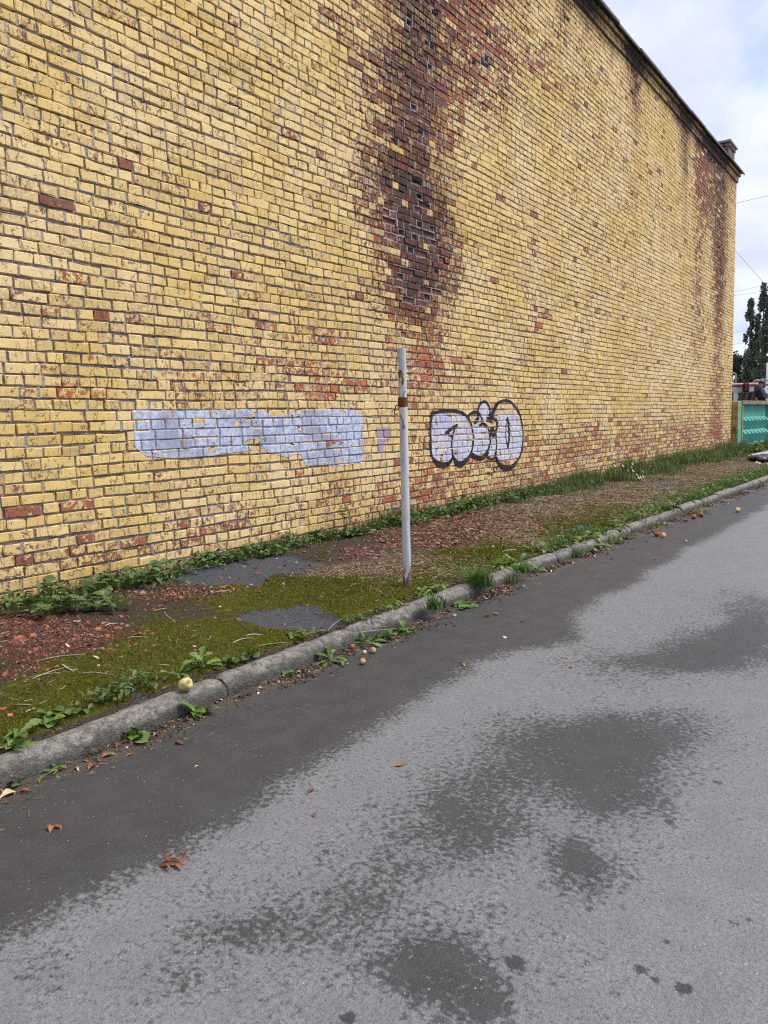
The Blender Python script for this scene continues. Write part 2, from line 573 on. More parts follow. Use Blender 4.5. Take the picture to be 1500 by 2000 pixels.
def make_pole_mat():
    m, nt = new_mat('grey_pole_paint')
    p = geo_pos(nt)
    a = noise(nt, scaled(nt, p, (1, 1, 0.35)), 26.0, 5.0, 0.7)
    b = noise(nt, scaled(nt, p, (1, 1, 0.22)), 60.0, 4.0, 0.65)
    z = node(nt, 'ShaderNodeSeparateXYZ', {0: p}).outputs[2]
    c = mix_c(nt, ramp01(nt, noise(nt, scaled(nt, p, (1, 1, 0.2)), 11.0, 3.0), 0.35, 0.65), (0.36, 0.385, 0.42), (0.53, 0.535, 0.53))
    c = mix_c(nt, math_n(nt, 'MULTIPLY', ramp01(nt, b, 0.50, 0.62), 0.55), c, (0.63, 0.60, 0.53))
    # rust: chips everywhere, a belt below the top and at the foot
    near = math_n(nt, 'SUBTRACT', 1.0, ramp01(nt, math_n(nt, 'ABSOLUTE', math_n(nt, 'SUBTRACT', z, 1.655)), 0.0, 0.05))
    foot = math_n(nt, 'SUBTRACT', 1.0, ramp01(nt, z, 0.16, 0.34))
    band = math_n(nt, 'SUBTRACT', 1.0, ramp01(nt, math_n(nt, 'ABSOLUTE', math_n(nt, 'SUBTRACT', z, 1.49)), 0.02, 0.10))
    rs = math_n(nt, 'ADD', a, math_n(nt, 'ADD', math_n(nt, 'MULTIPLY', near, 0.13),
                                     math_n(nt, 'ADD', math_n(nt, 'MULTIPLY', foot, 0.16), math_n(nt, 'MULTIPLY', band, 0.08))))
    rm = ramp01(nt, rs, 0.605, 0.635)
    c = mix_c(nt, rm, c, mix_c(nt, ramp01(nt, b, 0.4, 0.6), (0.14, 0.052, 0.022), (0.27, 0.12, 0.05)))
    c = mix_c(nt, math_n(nt, 'MULTIPLY', foot, ramp01(nt, b, 0.42, 0.55)), c, (0.11, 0.10, 0.10))
    finish(nt, c, math_n(nt, 'ADD', 0.48, math_n(nt, 'MULTIPLY', rm, 0.4)), math_n(nt, 'MULTIPLY', rm, 1.0), 0.6, 0.002, 0.4)
    return m


def tone_mat(name, stops, rough=.92):
    """every piece of a mass has its own tone: attribute -> colour ramp"""
    m, nt = new_mat(name)
    p = geo_pos(nt)
    va = attr(nt, 'tone').outputs['Fac']
    t = math_n(nt, 'ADD', va, math_n(nt, 'MULTIPLY', math_n(nt, 'SUBTRACT', noise(nt, p, 90.0, 3.0), 0.5), 0.35), clamp=True)
    cr = node(nt, 'ShaderNodeValToRGB', {0: t})
    el = cr.color_ramp.elements
    while len(el) > 1:
        el.remove(el[-1])
    el[0].position, el[0].color = stops[0][0], (*stops[0][1], 1)
    for q, c_ in stops[1:]:
        e_ = el.new(q)
        e_.color = (*c_, 1)
    finish(nt, cr.outputs[0], rough, noise(nt, p, 140.0, 2.0), .4, .003, .15)
    return m


M_BRICK = make_brick_mat()
M_MORTAR = make_mortar_mat()
M_ROAD = make_road_mat()
M_VERGE = make_verge_mat()
M_KERB = make_kerb_mat()
M_POLE = make_pole_mat()
M_PATCH = make_film_mat('faded_blue_overpaint', (0.30, 0.335, 0.44), (0.54, 0.585, 0.70), (0.24, 0.245, 0.32), (0.26, 0.22, 0.20))
M_FILL = make_film_mat('pale_lilac_spray', (0.42, 0.43, 0.51), (0.58, 0.59, 0.67), (0.38, 0.36, 0.55), (0.42, 0.34, 0.22))
M_BLACK = make_film_mat('black_spray', (0.012, 0.012, 0.015), (0.020, 0.020, 0.024), (0.016, 0.016, 0.018), (0.05, 0.045, 0.04))
M_CORE = mottled('wall_core', (0.06, 0.05, 0.045), (0.10, 0.085, 0.075), 20)  # dark base colour puts the shade inside missing-brick holes into the core
M_COPING = mottled('rusty_sheet_coping', (0.035, 0.034, 0.036), (0.075, 0.068, 0.064), 9, rough=0.6, c3=(0.12, 0.07, 0.05))
M_RUST = mottled('rust', (0.085, 0.026, 0.012), (0.17, 0.06, 0.028), 60, rough=0.9, bstr=0.8)
M_DARK = mottled('dark_mark', (0.05, 0.05, 0.055), (0.12, 0.12, 0.13), 90)
M_GROUND = mottled('far_ground', (0.075, 0.075, 0.055), (0.12, 0.105, 0.08), 0.8, rough=0.95, c3=(0.06, 0.075, 0.03))
M_CHIP = mottled('brick_chip', (0.20, 0.062, 0.036), (0.36, 0.115, 0.06), 45, rough=0.95, rnd=0.8, bstr=0.8, c3=(0.12, 0.062, 0.05))
M_CHIPD = tone_mat('brick_chip_mass', [(0, (.040, .028, .023)), (.30, (.095, .050, .038)), (.60, (.20, .088, .060)), (.84, (.33, .135, .080)), (.92, (.17, .14, .12)), (1, (.34, .28, .21))])
M_STRAW = tone_mat('dry_straw', [(0, (.16, .10, .065)), (.5, (.32, .23, .15)), (1, (.52, .43, .30))])
M_STRAWD = tone_mat('dry_needles', [(0, (.055, .040, .028)), (.4, (.135, .092, .060)), (.8, (.26, .185, .125)), (1, (.40, .31, .22))])
M_TWIG = mottled('bleached_twig', (0.30, 0.25, 0.19), (0.48, 0.42, 0.34), 70, rough=0.9, rnd=0.5)
M_MOSS = leaf_mat('moss', (0.082, 0.088, 0.009), (0.205, 0.198, 0.022))
M_GRASS = leaf_mat('grass', (0.060, 0.100, 0.026), (0.150, 0.195, 0.060), (0.21, 0.20, 0.10))
M_TUFT = leaf_mat('bright_grass', (0.055, 0.125, 0.020), (0.095, 0.185, 0.035))
M_WEED = leaf_mat('weed_leaf', (0.060, 0.115, 0.030), (0.150, 0.205, 0.070), (0.20, 0.23, 0.085))
M_WEEDB = leaf_mat('fresh_weed_leaf', (0.085, 0.155, 0.030), (0.185, 0.265, 0.065))
M_DRYLEAF = mottled('dry_leaf', (0.13, 0.052, 0.026), (0.30, 0.13, 0.06), 55, rough=0.75, rnd=0.6, bstr=0.6)
M_PALELEAF = mottled('pale_leaf', (0.40, 0.30, 0.17), (0.58, 0.48, 0.30), 60, rough=0.8, rnd=0.4)
M_CREAM = mottled('paint_flake', (0.52, 0.45, 0.32), (0.66, 0.58, 0.42), 60, rough=0.8, rnd=0.3)
M_STONE = mottled('pebble', (0.22, 0.20, 0.19), (0.42, 0.38, 0.35), 60, rough=0.9, rnd=0.6)


# ------------------------------------------------------------------ the painted brick wall
COURSE, BH, Z_BASE = 0.081, 0.0655, 0.100
NC = 97                                    # courses up to the cornice
X_L, X_R = -2.2, 24.66


def zwave(x, c):
    return 0.0120 * vn(np.asarray(x) * 0.75, np.asarray(c) * 0.16, 3) + 0.0055 * vn(np.asarray(x) * 2.6, np.asarray(c) * 0.8, 4)


def col_profile(rows):
    """rows of (v, u_left, u_right, strength) in the photograph -> band on the wall as a function of height"""
    zs, xa, xb, st = [], [], [], []
    for v, ul, ur, s in rows:
        xl, zl = W(ul, v)
        xr, zr = W(ur, v)
        zs.append(0.5 * (zl + zr))
        xa.append(xl)
        xb.append(xr)
        st.append(s)
    o = np.argsort(zs)
    return [np.array(q)[o] for q in (zs, xa, xb, st)]


def band(prof, X, Z, soft=0.35):
    zs, xa, xb, st = prof
    a = np.interp(Z, zs, xa)
    b = np.interp(Z, zs, xb)
    s = np.interp(Z, zs, st, left=0, right=st[-1])
    c, h = 0.5 * (a + b), 0.5 * (b - a)
    d = np.abs(X - c + 0.18 * h * fbm(Z * 2.1, X * 0.4, 91, 3)) / np.maximum(h, 0.02)
    return s * np.clip((1 + soft - d) / (2 * soft), 0, 1)


P_PEEL = [col_profile(r) for r in (
    [(-150, 670, 1010, .25), (0, 688, 1035, .225), (60, 688, 1005, .225), (130, 680, 975, .215), (180, 682, 900, .22), (250, 688, 868, .225),
     (330, 705, 868, .22), (400, 715, 880, .26), (470, 722, 885, .27), (560, 735, 890, .26), (610, 735, 878, .22),
     (660, 745, 880, .17), (760, 760, 862, .12), (860, 770, 858, .09), (950, 780, 860, .07), (1030, 790, 860, .07)],
    [(250, 1360, 1428, .18), (300, 1362, 1428, .19), (400, 1362, 1422, .19), (470, 1386, 1420, .18), (560, 1390, 1416, .2),
     (700, 1392, 1412, .14), (870, 1390, 1412, .12)],
    [(60, 1215, 1250, .2), (120, 1222, 1255, .2), (200, 1228, 1258, .12), (280, 1232, 1262, .03)],
    [(200, 1318, 1345, .2), (260, 1325, 1345, .15), (340, 1328, 1345, .08)],
    [(400, 1352, 1378, .16), (560, 1352, 1375, .12), (720, 1350, 1372, .06)],
)]
P_SOOT = [col_profile(r) for r in (
    [(-150, 715, 900, .66), (0, 735, 880, .66), (70, 740, 870, .60), (150, 735, 865, .54), (260, 725, 860, .52), (320, 718, 860, .62), (360, 718, 868, .80),
     (430, 735, 885, .72), (480, 748, 876, .64), (560, 758, 872, .74), (600, 756, 860, .55), (640, 765, 855, .30), (720, 775, 850, .12), (800, 780, 845, .02)],
    [(260, 1355, 1430, 1.0), (300, 1355, 1426, .85), (340, 1388, 1422, .66), (440, 1394, 1420, .55), (560, 1396, 1416, .42),
     (700, 1399, 1411, .12), (860, 1400, 1410, .08)],
    [(60, 1212, 1252, .8), (110, 1222, 1250, .5), (200, 1230, 1250, .38), (300, 1234, 1250, .2), (420, 1236, 1248, .03)],
    [(195, 1312, 1348, .85), (260, 1326, 1346, .55), (350, 1330, 1344, .38), (460, 1332, 1342, .2), (600, 1334, 1340, .02)],
    [(520, 1355, 1372, .05), (560, 1357, 1372, .28), (620, 1357, 1372, .05)],
)]
BLOBS = [(430, 640, 170, 26, .115), (560, 735, 170, 45, .10), (660, 760, 90, 42, .08), (130, 600, 120, 20, .115), (90, 775, 120, 20, .10), (250, 690, 220, 70, .05),
         (330, 775, 130, 20, .06), (900, 730, 90, 40, .09), (1040, 690, 90, 90, .06), (480, 1010, 160, 36, .06), (700, 980, 90, 60, .08),
         (60, 1090, 110, 40, .09), (260, 1070, 120, 30, .06), (1060, 880, 150, 50, .095), (1250, 860, 170, 50, .11), (1380, 840, 80, 60, .07), (1000, 980, 120, 40, .09),
         (880, 950, 60, 60, .05), (60, 60, 110, 40, .10), (110, 270, 60, 14, .10), (300, 210, 120, 60, .05), (550, 130, 120, 60, .06),
         (1180, 560, 120, 160, .05), (1240, 330, 60, 120, .06), (1100, 60, 60, 80, .05), (640, 660, 60, 20, .1), (600, 330, 60, 60, .03)]
_bl = []
for u, v, su, sv, wgt in BLOBS:
    x, z = W(u, v)
    x2, _z = W(u + su, v)
    _z1, z2 = W(u, v + sv)
    _bl.append((x, z, abs(x2 - x), abs(z2 - z), wgt))
SOOT_BLOBS = [(1090, 950, 130, 28, .40), (960, 985, 80, 30, .25), (1000, 1000, 120, 20, .25), (420, 1085, 200, 22, .30), (640, 1050, 120, 24, .28),
              (100, 1150, 120, 22, .22), (760, 1000, 60, 30, .25), (860, 1000, 60, 20, .28), (60, 1010, 60, 10, .1)]
_sb = []
for u, v, su, sv, wgt in SOOT_BLOBS:
    x, z = W(u, v)
    x2, _z = W(u + su, v)
    _z1, z2 = W(u, v + sv)
    _sb.append((x, z, abs(x2 - x), abs(z2 - z), wgt))


def peel_at(X, Z):
    p = 0.325 + 0.065 * fbm(X * 0.7, Z * 0.9, 21, 4)
    for pr in P_PEEL:
        p = p + band(pr, X, Z, 0.60)
    for x, z, sx, sz, w in _bl:
        p = p + w * np.exp(-((X - x) / sx) ** 2 - ((Z - z) / sz) ** 2)
    p = p + 0.045 * np.clip((0.75 - Z) / 0.5, 0, 1)
    p = p + 0.02 * np.clip((X - 12) / 8, 0, 1)
    return p


def soot_at(X, Z):
    s = np.zeros_like(np.asarray(X, float))
    for pr in P_SOOT:
        s = np.maximum(s, band(pr, X, Z, 0.75) * 1.0)
    for x, z, sx, sz, w in _sb:
        s = s + w * np.exp(-((X - x) / sx) ** 2 - ((Z - z) / sz) ** 2)
    drip = np.clip(fbm(X * 2.4, 0.06 * Z, 56, 3) * 2.2 - .15, 0, 1) * np.clip(fbm(X * .35, 0 * Z, 58, 2) * 2 + .5, 0, 1)
    s = s + 0.75 * drip * np.exp(-np.clip(7.95 - Z, 0, 9) / .75)
    s = s + 0.35 * np.clip((Z - 7.55) / 0.3, 0, 1) * np.clip(0.5 + fbm(X * 0.6, 0.0 * Z, 55, 3), 0, 1)
    return np.clip(s, 0, 1)


# lay the courses
courses = []                               # per course: x0, x1, y offset, peel, soot, rnd, red, keep
for c in range(NC):
    head_course = (c % 2 == 1)
    xs0, xs1 = [], []
    x = X_L - rng.random() * 0.25
    while x < X_R:
        if head_course:
            L = 0.120 if rng.random() < 0.90 else 0.25
        else:
            L = 0.25 if rng.random() < 0.66 else 0.120
        if rng.random() < 0.05:
            L *= rng.uniform(0.7, 0.95)
        L *= rng.uniform(0.97, 1.03)
        x1 = min(x + L, X_R)
        if X_R - x1 < 0.07:
            x1 = X_R
        xs0.append(x)
        xs1.append(x1)
        x = x1 + rng.uniform(0.010, 0.018)
    x0, x1 = np.array(xs0), np.array(xs1)
    n = len(x0)
    xc = 0.5 * (x0 + x1)
    zc = Z_BASE + c * COURSE + BH / 2 + zwave(xc, c)
    pl = peel_at(xc, zc)
    so = soot_at(xc, zc)
    r1 = rng.random(n)
    pl = pl + rng.normal(0, 0.045, n) + np.where(r1 < 0.035, rng.uniform(.06, .22, n), 0)
    dmg = np.clip((pl - 0.45) / 0.2, 0, 1)
    keep_paint = (dmg > 0.2) & (rng.random(n) < 0.055)           # stray painted bricks inside the damaged band
    pl = np.where(keep_paint, 0.36 + rng.random(n) * .1, pl)
    so = np.where(keep_paint, so * 0.35, so)
    so = so * rng.uniform(0.80, 1.15, n)
    low_red = np.clip(1 - (zc - 2.1) / 0.9, 0.34, 1)
    red = np.clip(low_red * rng.uniform(0.12, 1.0, n) + rng.normal(0, .08, n), 0, 1)
    red = red * np.clip(0.55 + (zc - 0.4) / 0.9, 0.5, 1)
    red = np.where(rng.random(n) < 0.12, np.clip(red + .35, 0, 1), red)
    red = red * np.clip(1.1 - 0.5 * np.clip((xc - 9) / 8, 0, 1), 0, 1)
    rnd = rng.random(n)
    yo = rng.normal(0, 0.0022, n)
    ero = np.clip((pl - 0.52) / 0.14, 0, 1) * np.clip(so * 2.2, 0, 1)
    yo = yo + ero * rng.uniform(0, 0.05, n) * (rng.random(n) < 0.75)
    keep = ~((ero > 0.35) & (rng.random(n) < 0.06))
    # single bricks that have fallen out near the top
    for (u, v) in ((835, 128), (842, 84), (800, 38), (846, 12), (945, 128), (952, 110), (955, 72), (925, 125)):
        hx, hz = W(u, v)
        if abs(hz - (Z_BASE + c * COURSE + BH / 2)) < COURSE / 2:
            j = int(np.argmin(np.abs(xc - hx)))
            keep[j] = False
    courses.append(dict(c=c, x0=x0, x1=x1, yo=yo, peel=pl, soot=so, rnd=rnd, red=red, keep=keep))

building = empty('brick_building', (X_R, WALL_Y, 0.1))
tag(building, 'tall windowless brick building painted peeling yellow beside the road', 'building')
BLD = np.array([X_R, WALL_Y, 0.1])
bpy.context.view_layer.update()


def brick_verts(x0, x1, z0a, z0b, yo, gx, gz, near, seed):
    """vertex block (n, m, 3) for bricks with the same grid gx x gz of front lines, plus a skirt going into the wall"""
    n = len(x0)
    r_ = np.random.default_rng(seed)
    U, Wz = np.meshgrid(gx, gz)
    nu, nw = len(gx), len(gz)
    U = U.ravel()
    Wz = Wz.ravel()
    L = (x1 - x0)[:, None]
    zb = z0a[:, None] + (z0b - z0a)[:, None] * U[None]
    hh = BH + np.clip(r_.normal(0, 0.0035, (n, 1)), -.009, .006)
    X = x0[:, None] + L * U[None]
    Z = zb + hh * Wz[None]
    Y = WALL_Y + yo[:, None] + r_.normal(0, 0.0011 if near else 0.0006, X.shape)
    edge = ((U == 0) | (U == 1) | (Wz == 0) | (Wz == 1))
    corner = ((U == 0) | (U == 1)) & ((Wz == 0) | (Wz == 1))
    if near:
        Y = Y + np.where(edge, 0.0022 + 0.0030 * r_.random(X.shape), 0)
        Y = Y + np.where(corner, 0.004, 0)
        jit = np.where(edge, 1, 0.35)
        X = X + jit * r_.normal(0, 0.0036, X.shape)
        Z = Z + jit * r_.normal(0, 0.0032, X.shape)
        chip = corner & (r_.random(X.shape) < 0.26)
        X = X + np.where(chip, np.where(U < .5, 1, -1) * r_.uniform(.006, .02, X.shape), 0)
        Z = Z + np.where(chip, np.where(Wz < .5, 1, -1) * r_.uniform(.004, .014, X.shape), 0)
        Y = Y + np.where(chip, 0.006, 0)
    # boundary loop, counter-clockwise as seen from the road
    idx = np.arange(nu * nw).reshape(nw, nu)
    loop = list(idx[0, :]) + list(idx[1:, -1]) + list(idx[-1, -2::-1]) + list(idx[-2:0:-1, 0])
    loop = np.array(loop)
    Xs, Ys, Zs = X[:, loop], np.full((n, len(loop)), WALL_Y + 0.075) + yo[:, None] * 0.3, Z[:, loop]
    V = np.stack([np.concatenate([X, Xs], 1), np.concatenate([Y, Ys], 1), np.concatenate([Z, Zs], 1)], -1)
    Q = []
    for j in range(nw - 1):
        for i in range(nu - 1):
            Q.append((idx[j, i], idx[j, i + 1], idx[j + 1, i + 1], idx[j + 1, i]))
    m = nu * nw
    k = len(loop)
    for i in range(k):
        j = (i + 1) % k
        Q.append((loop[j], loop[i], m + i, m + j))
    return V, np.array(Q, np.int32)


def front_grid(L, near):
    e = 0.0045
    if near == 2:
        eu = e / L
        gx = np.array([0, eu, 0.34, 0.67, 1 - eu, 1]) if L > 0.18 else np.array([0, eu, 1 - eu, 1])
        gz = np.array([0, 0.07, 0.93, 1])
    elif near == 1:
        eu = e / L
        gx = np.array([0, eu, 1 - eu, 1])
        gz = np.array([0, 0.08, 0.92, 1])
    else:
        gx = np.array([0, 1.0])
        gz = np.array([0, 1.0])
    return gx, gz


all_b = []
for co in courses:
    c = co['c']
    for i in range(len(co['x0'])):
        if co['keep'][i]:
            all_b.append((co['x0'][i], co['x1'][i], c, co['yo'][i], co['peel'][i], co['soot'][i], co['rnd'][i], co['red'][i]))
B = np.array(all_b)
bz0 = Z_BASE + B[:, 2] * COURSE + zwave(B[:, 0], B[:, 2])
bz1 = Z_BASE + B[:, 2] * COURSE + zwave(B[:, 1], B[:, 2])
# size in the picture decides which bricks are built one by one
pc = np.stack([0.5 * (B[:, 0] + B[:, 1]), np.full(len(B), WALL_Y), bz0 + 0.03], -1)
dd = pc - EYE
dep = dd @ Fv
pu = 750 + FPX * (dd @ Rv) / dep
pvv = 1000 - FPX * (dd @ Uv) / dep
area = (B[:, 1] - B[:, 0]) * BH / np.maximum(dep, .5) ** 2
area = area * np.where((pu > 15) & (pu < 1485) & (pvv > 12) & (pvv < 1190) & (dep > 0), 1, 0)
area = area * np.where(pvv < 1175 - 0.213 * pu - 18, 1, 0)      # not behind the weeds at the foot
single = np.zeros(len(B), bool)
single[np.argsort(-area)[:300]] = True
tier = np.where(B[:, 1] < 7.2, 2, np.where(B[:, 1] < 14.0, 1, 0))

Vs, Qs, As, base = [], [], [], 0
singles = []
for t in (2, 1, 0):
    for kind in (0, 1):
        sel = (tier == t) & (((B[:, 1] - B[:, 0]) > 0.18) == (kind == 0))
        if not sel.any():
            continue
        gx, gz = front_grid(0.25 if kind == 0 else 0.12, t)
        b = B[sel]
        V, Q = brick_verts(b[:, 0], b[:, 1], bz0[sel], bz1[sel], b[:, 3], gx, gz, t > 0, 100 + t * 2 + kind)
        n, m = V.shape[:2]
        A = np.repeat(np.stack([b[:, 4], b[:, 5], b[:, 6], b[:, 7]], -1)[:, None, :], m, 1)
        # the wear changes within a brick too
        A[:, :, 0] += 0.030 * fbm(V[:, :, 0] * 7, V[:, :, 2] * 7, 61, 2)
        sg = single[sel]
        for i in np.nonzero(sg)[0]:
            singles.append((V[i], Q, A[i]))
        Vr, Ar = V[~sg], A[~sg]
        nr = len(Vr)
        Vs.append(Vr.reshape(-1, 3))
        As.append(Ar.reshape(-1, 4))
        Qs.append((Q[None] + (np.arange(nr) * m)[:, None, None]).reshape(-1, 4) + base)
        base += nr * m
brickwork = obj('brickwork', mesh_np('brickwork', np.concatenate(Vs) - BLD, np.concatenate(Qs), None, M_BRICK, {'ca': np.concatenate(As)}), building)
tag(brickwork, kind='stuff')
for V, Q, A in singles:
    ctr = V.mean(0)
    o = obj('brick', mesh_np('brick', V - ctr, Q, None, M_BRICK, {'ca': A}), building, ctr - BLD)

# mortar: continuous bed joints and the upright joints between neighbours
Vs, Qs, As, base = [], [], [], 0
xs = np.concatenate([np.arange(X_L, 8, 0.045), np.arange(8, 14, 0.12), np.arange(14, X_R, 0.3), [X_R]])
for c in range(-1, NC):
    zc = Z_BASE + c * COURSE + (BH + COURSE) / 2 + zwave(xs, c + 0.5)
    hw = 0.0125 + 0.0015 * vn(xs * 9, c * 3.3, 8)
    slop = 0.0170 + 0.0060 * vn(xs * 11, c * 5.1, 9) + 0.0085 * vn(xs * 2.3, c * 1.7, 10)
    slop = np.maximum(slop, 0.0015)
    tilt = -0.004
    rows = [(WALL_Y + 0.10 + 0 * xs, zc - hw), (WALL_Y + slop + tilt, zc - hw), (WALL_Y + slop - tilt, zc + hw * .2), (WALL_Y + slop + .002, zc + hw), (WALL_Y + 0.10 + 0 * xs, zc + hw)]
    V = np.stack([np.stack([xs, y, z], -1) for y, z in rows], 0)        # (5, n, 3)
    n = len(xs)
    idx = np.arange(5 * n).reshape(5, n) + base
    Q = np.stack([idx[:-1, :-1], idx[:-1, 1:], idx[1:, 1:], idx[1:, :-1]], -1).reshape(-1, 4)
    V = V.reshape(-1, 3)
    Vs.append(V)
    Qs.append(Q)
    pl = peel_at(V[:, 0], V[:, 2])
    As.append(np.stack([pl, soot_at(V[:, 0], V[:, 2]), 0 * pl, 0 * pl], -1))
    base += 5 * n
for co in courses:
    c = co['c']
    xa, xb = co['x1'][:-1] - 0.006, co['x0'][1:] + 0.006
    n = len(xa)
    z0 = Z_BASE + c * COURSE + zwave(xa, c) - 0.006
    z1 = z0 + BH + 0.012
    y = WALL_Y + np.maximum(0.013 + rng.normal(0, 0.006, n), 0.001)
    yb = np.full(n, WALL_Y + 0.09)
    pts = [(xa, yb, z0), (xa, y, z0), (xb, y, z0), (xb, yb, z0), (xa, yb, z1), (xa, y, z1), (xb, y, z1), (xb, yb, z1)]
    V = np.stack([np.stack(q, -1) for q in pts], 1).reshape(-1, 3)
    q = np.array([(1, 2, 6, 5), (0, 1, 5, 4), (2, 3, 7, 6)])
    Q = (q[None] + (np.arange(n) * 8)[:, None, None]).reshape(-1, 4) + base
    Vs.append(V)
    Qs.append(Q)
    pl = peel_at(V[:, 0], V[:, 2])
    As.append(np.stack([pl, soot_at(V[:, 0], V[:, 2]), 0 * pl, 0 * pl], -1))
    base += len(V)
obj('mortar', mesh_np('mortar', np.concatenate(Vs) - BLD, np.concatenate(Qs), None, M_MORTAR, {'ca': np.concatenate(As)}), building)

Z_TOP = Z_BASE + NC * COURSE
mb = MB()
mb.box(X_L, X_R - 0.002, WALL_Y + 0.26, WALL_Y + 11.0, -0.2, Z_TOP + 0.30)
core = mb.build('wall_core', M_CORE, building, loc=-BLD)

# cornice: brick courses stepping out, then a sheet-metal coping
Vs, Qs, As, base = [], [], [], 0
steps = [0.04, 0.04, 0.095]
for k, out in enumerate(steps):
    zb = Z_TOP + k * COURSE
    x = X_L - 0.1 * (k % 2)
    mbx = []
    while x < X_R + out:
        L = 0.25 if k % 2 == 0 else 0.12
        x1 = min(x + L, X_R + out)
        mbx.append((x, x1))
        x = x1 + 0.012
    a = np.array(mbx)
    n = len(a)
    xa, xb = a[:, 0], a[:, 1]
    y0 = WALL_Y - out + rng.normal(0, .003, n)
    y1 = np.full(n, WALL_Y + 0.2)
    z0 = zb + 0 * xa + rng.normal(0, .001, n)
    z1 = z0 + 0.066
    pts = [(xa, y0, z0), (xb, y0, z0), (xb, y1, z0), (xa, y1, z0), (xa, y0, z1), (xb, y0, z1), (xb, y1, z1), (xa, y1, z1)]
    V = np.stack([np.stack(q, -1) for q in pts], 1).reshape(-1, 3)
    q = np.array([(3, 2, 1, 0), (4, 5, 6, 7), (0, 1, 5, 4), (1, 2, 6, 5), (3, 0, 4, 7)])
    Vs.append(V)
    Qs.append((q[None] + (np.arange(n) * 8)[:, None, None]).reshape(-1, 4) + base)
    xm = 0.5 * (xa + xb)
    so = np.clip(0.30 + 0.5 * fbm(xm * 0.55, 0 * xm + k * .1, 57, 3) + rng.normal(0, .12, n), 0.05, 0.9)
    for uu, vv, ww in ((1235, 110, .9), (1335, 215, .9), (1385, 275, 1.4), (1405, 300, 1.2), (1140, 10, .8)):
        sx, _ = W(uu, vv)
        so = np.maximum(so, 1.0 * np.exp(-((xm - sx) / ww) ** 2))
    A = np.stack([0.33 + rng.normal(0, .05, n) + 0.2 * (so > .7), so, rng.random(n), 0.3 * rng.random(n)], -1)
    As.append(np.repeat(A, 8, 0))
    base += len(V)
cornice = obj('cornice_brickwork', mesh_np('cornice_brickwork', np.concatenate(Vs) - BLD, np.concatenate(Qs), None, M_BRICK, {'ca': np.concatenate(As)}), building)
tag(cornice, kind='stuff')
mb = MB()
for k, out in enumerate(steps):
    zb = Z_TOP + k * COURSE
    mb.box(X_L, X_R + out - 0.02, WALL_Y - out + 0.018, WALL_Y + 0.19, zb - 0.014, zb + 0.072)
mb.build('cornice_mortar', M_CORE, building, loc=-BLD)
zt = Z_TOP + len(steps) * COURSE
mb = MB()
x = X_L
while x < X_R + 0.12:
    x1 = min(x + 1.25, X_R + 0.14)
    dz = random.uniform(-.008, .008)
    dy = random.uniform(-.012, .012)
    prof = [(WALL_Y + .5, zt + .09 + dz), (WALL_Y - .165 + dy, zt + .030 + dz), (WALL_Y - .175 + dy, zt - .030 + dz),
            (WALL_Y - .155 + dy, zt - .030 + dz), (WALL_Y - .145 + dy, zt + .012 + dz), (WALL_Y + .5, zt + .06 + dz)]
    P = [(x, y, z) for y, z in prof] + [(x1 + .03, y, z) for y, z in prof]
    mb.poly(P, [(i, (i + 1) % 6, 6 + (i + 1) % 6, 6 + i) for i in range(6)] + [(5, 4, 3, 2, 1, 0), (6, 7, 8, 9, 10, 11)])
    x = x1
mb.build('coping', M_COPING, building, loc=-BLD)
mb = MB()
mb.box(X_L, X_R + .2, WALL_Y + .3, WALL_Y + 11, Z_TOP + .30, zt + .03)
mb.build('roof', M_COPING, building, loc=-BLD)


# ---- paint films that follow the bricks: overpaint and graffiti
def relief(x, z, dil=.005, dep=.0115):
    y = np.full(x.shape, WALL_Y + dep)
    ci = np.clip(np.floor((z - Z_BASE) / COURSE).astype(int), 0, NC - 1)
    for c in np.unique(ci):
        m = ci == c
        xm, zm = x[m], z[m]
        co = courses[c]
        lz = zm - (Z_BASE + c * COURSE + zwave(xm, c))
        j = np.clip(np.searchsorted(co['x0'], xm, side='right') - 1, 0, len(co['x0']) - 1)
        ins = ((xm < co['x1'][j] + dil) | (xm > np.append(co['x0'], 1e3)[j + 1] - dil)) & (lz > -dil) & (lz < BH + dil * .8)
        y[m] = np.where(ins, WALL_Y + co['yo'][j], WALL_Y + dep)
    return y


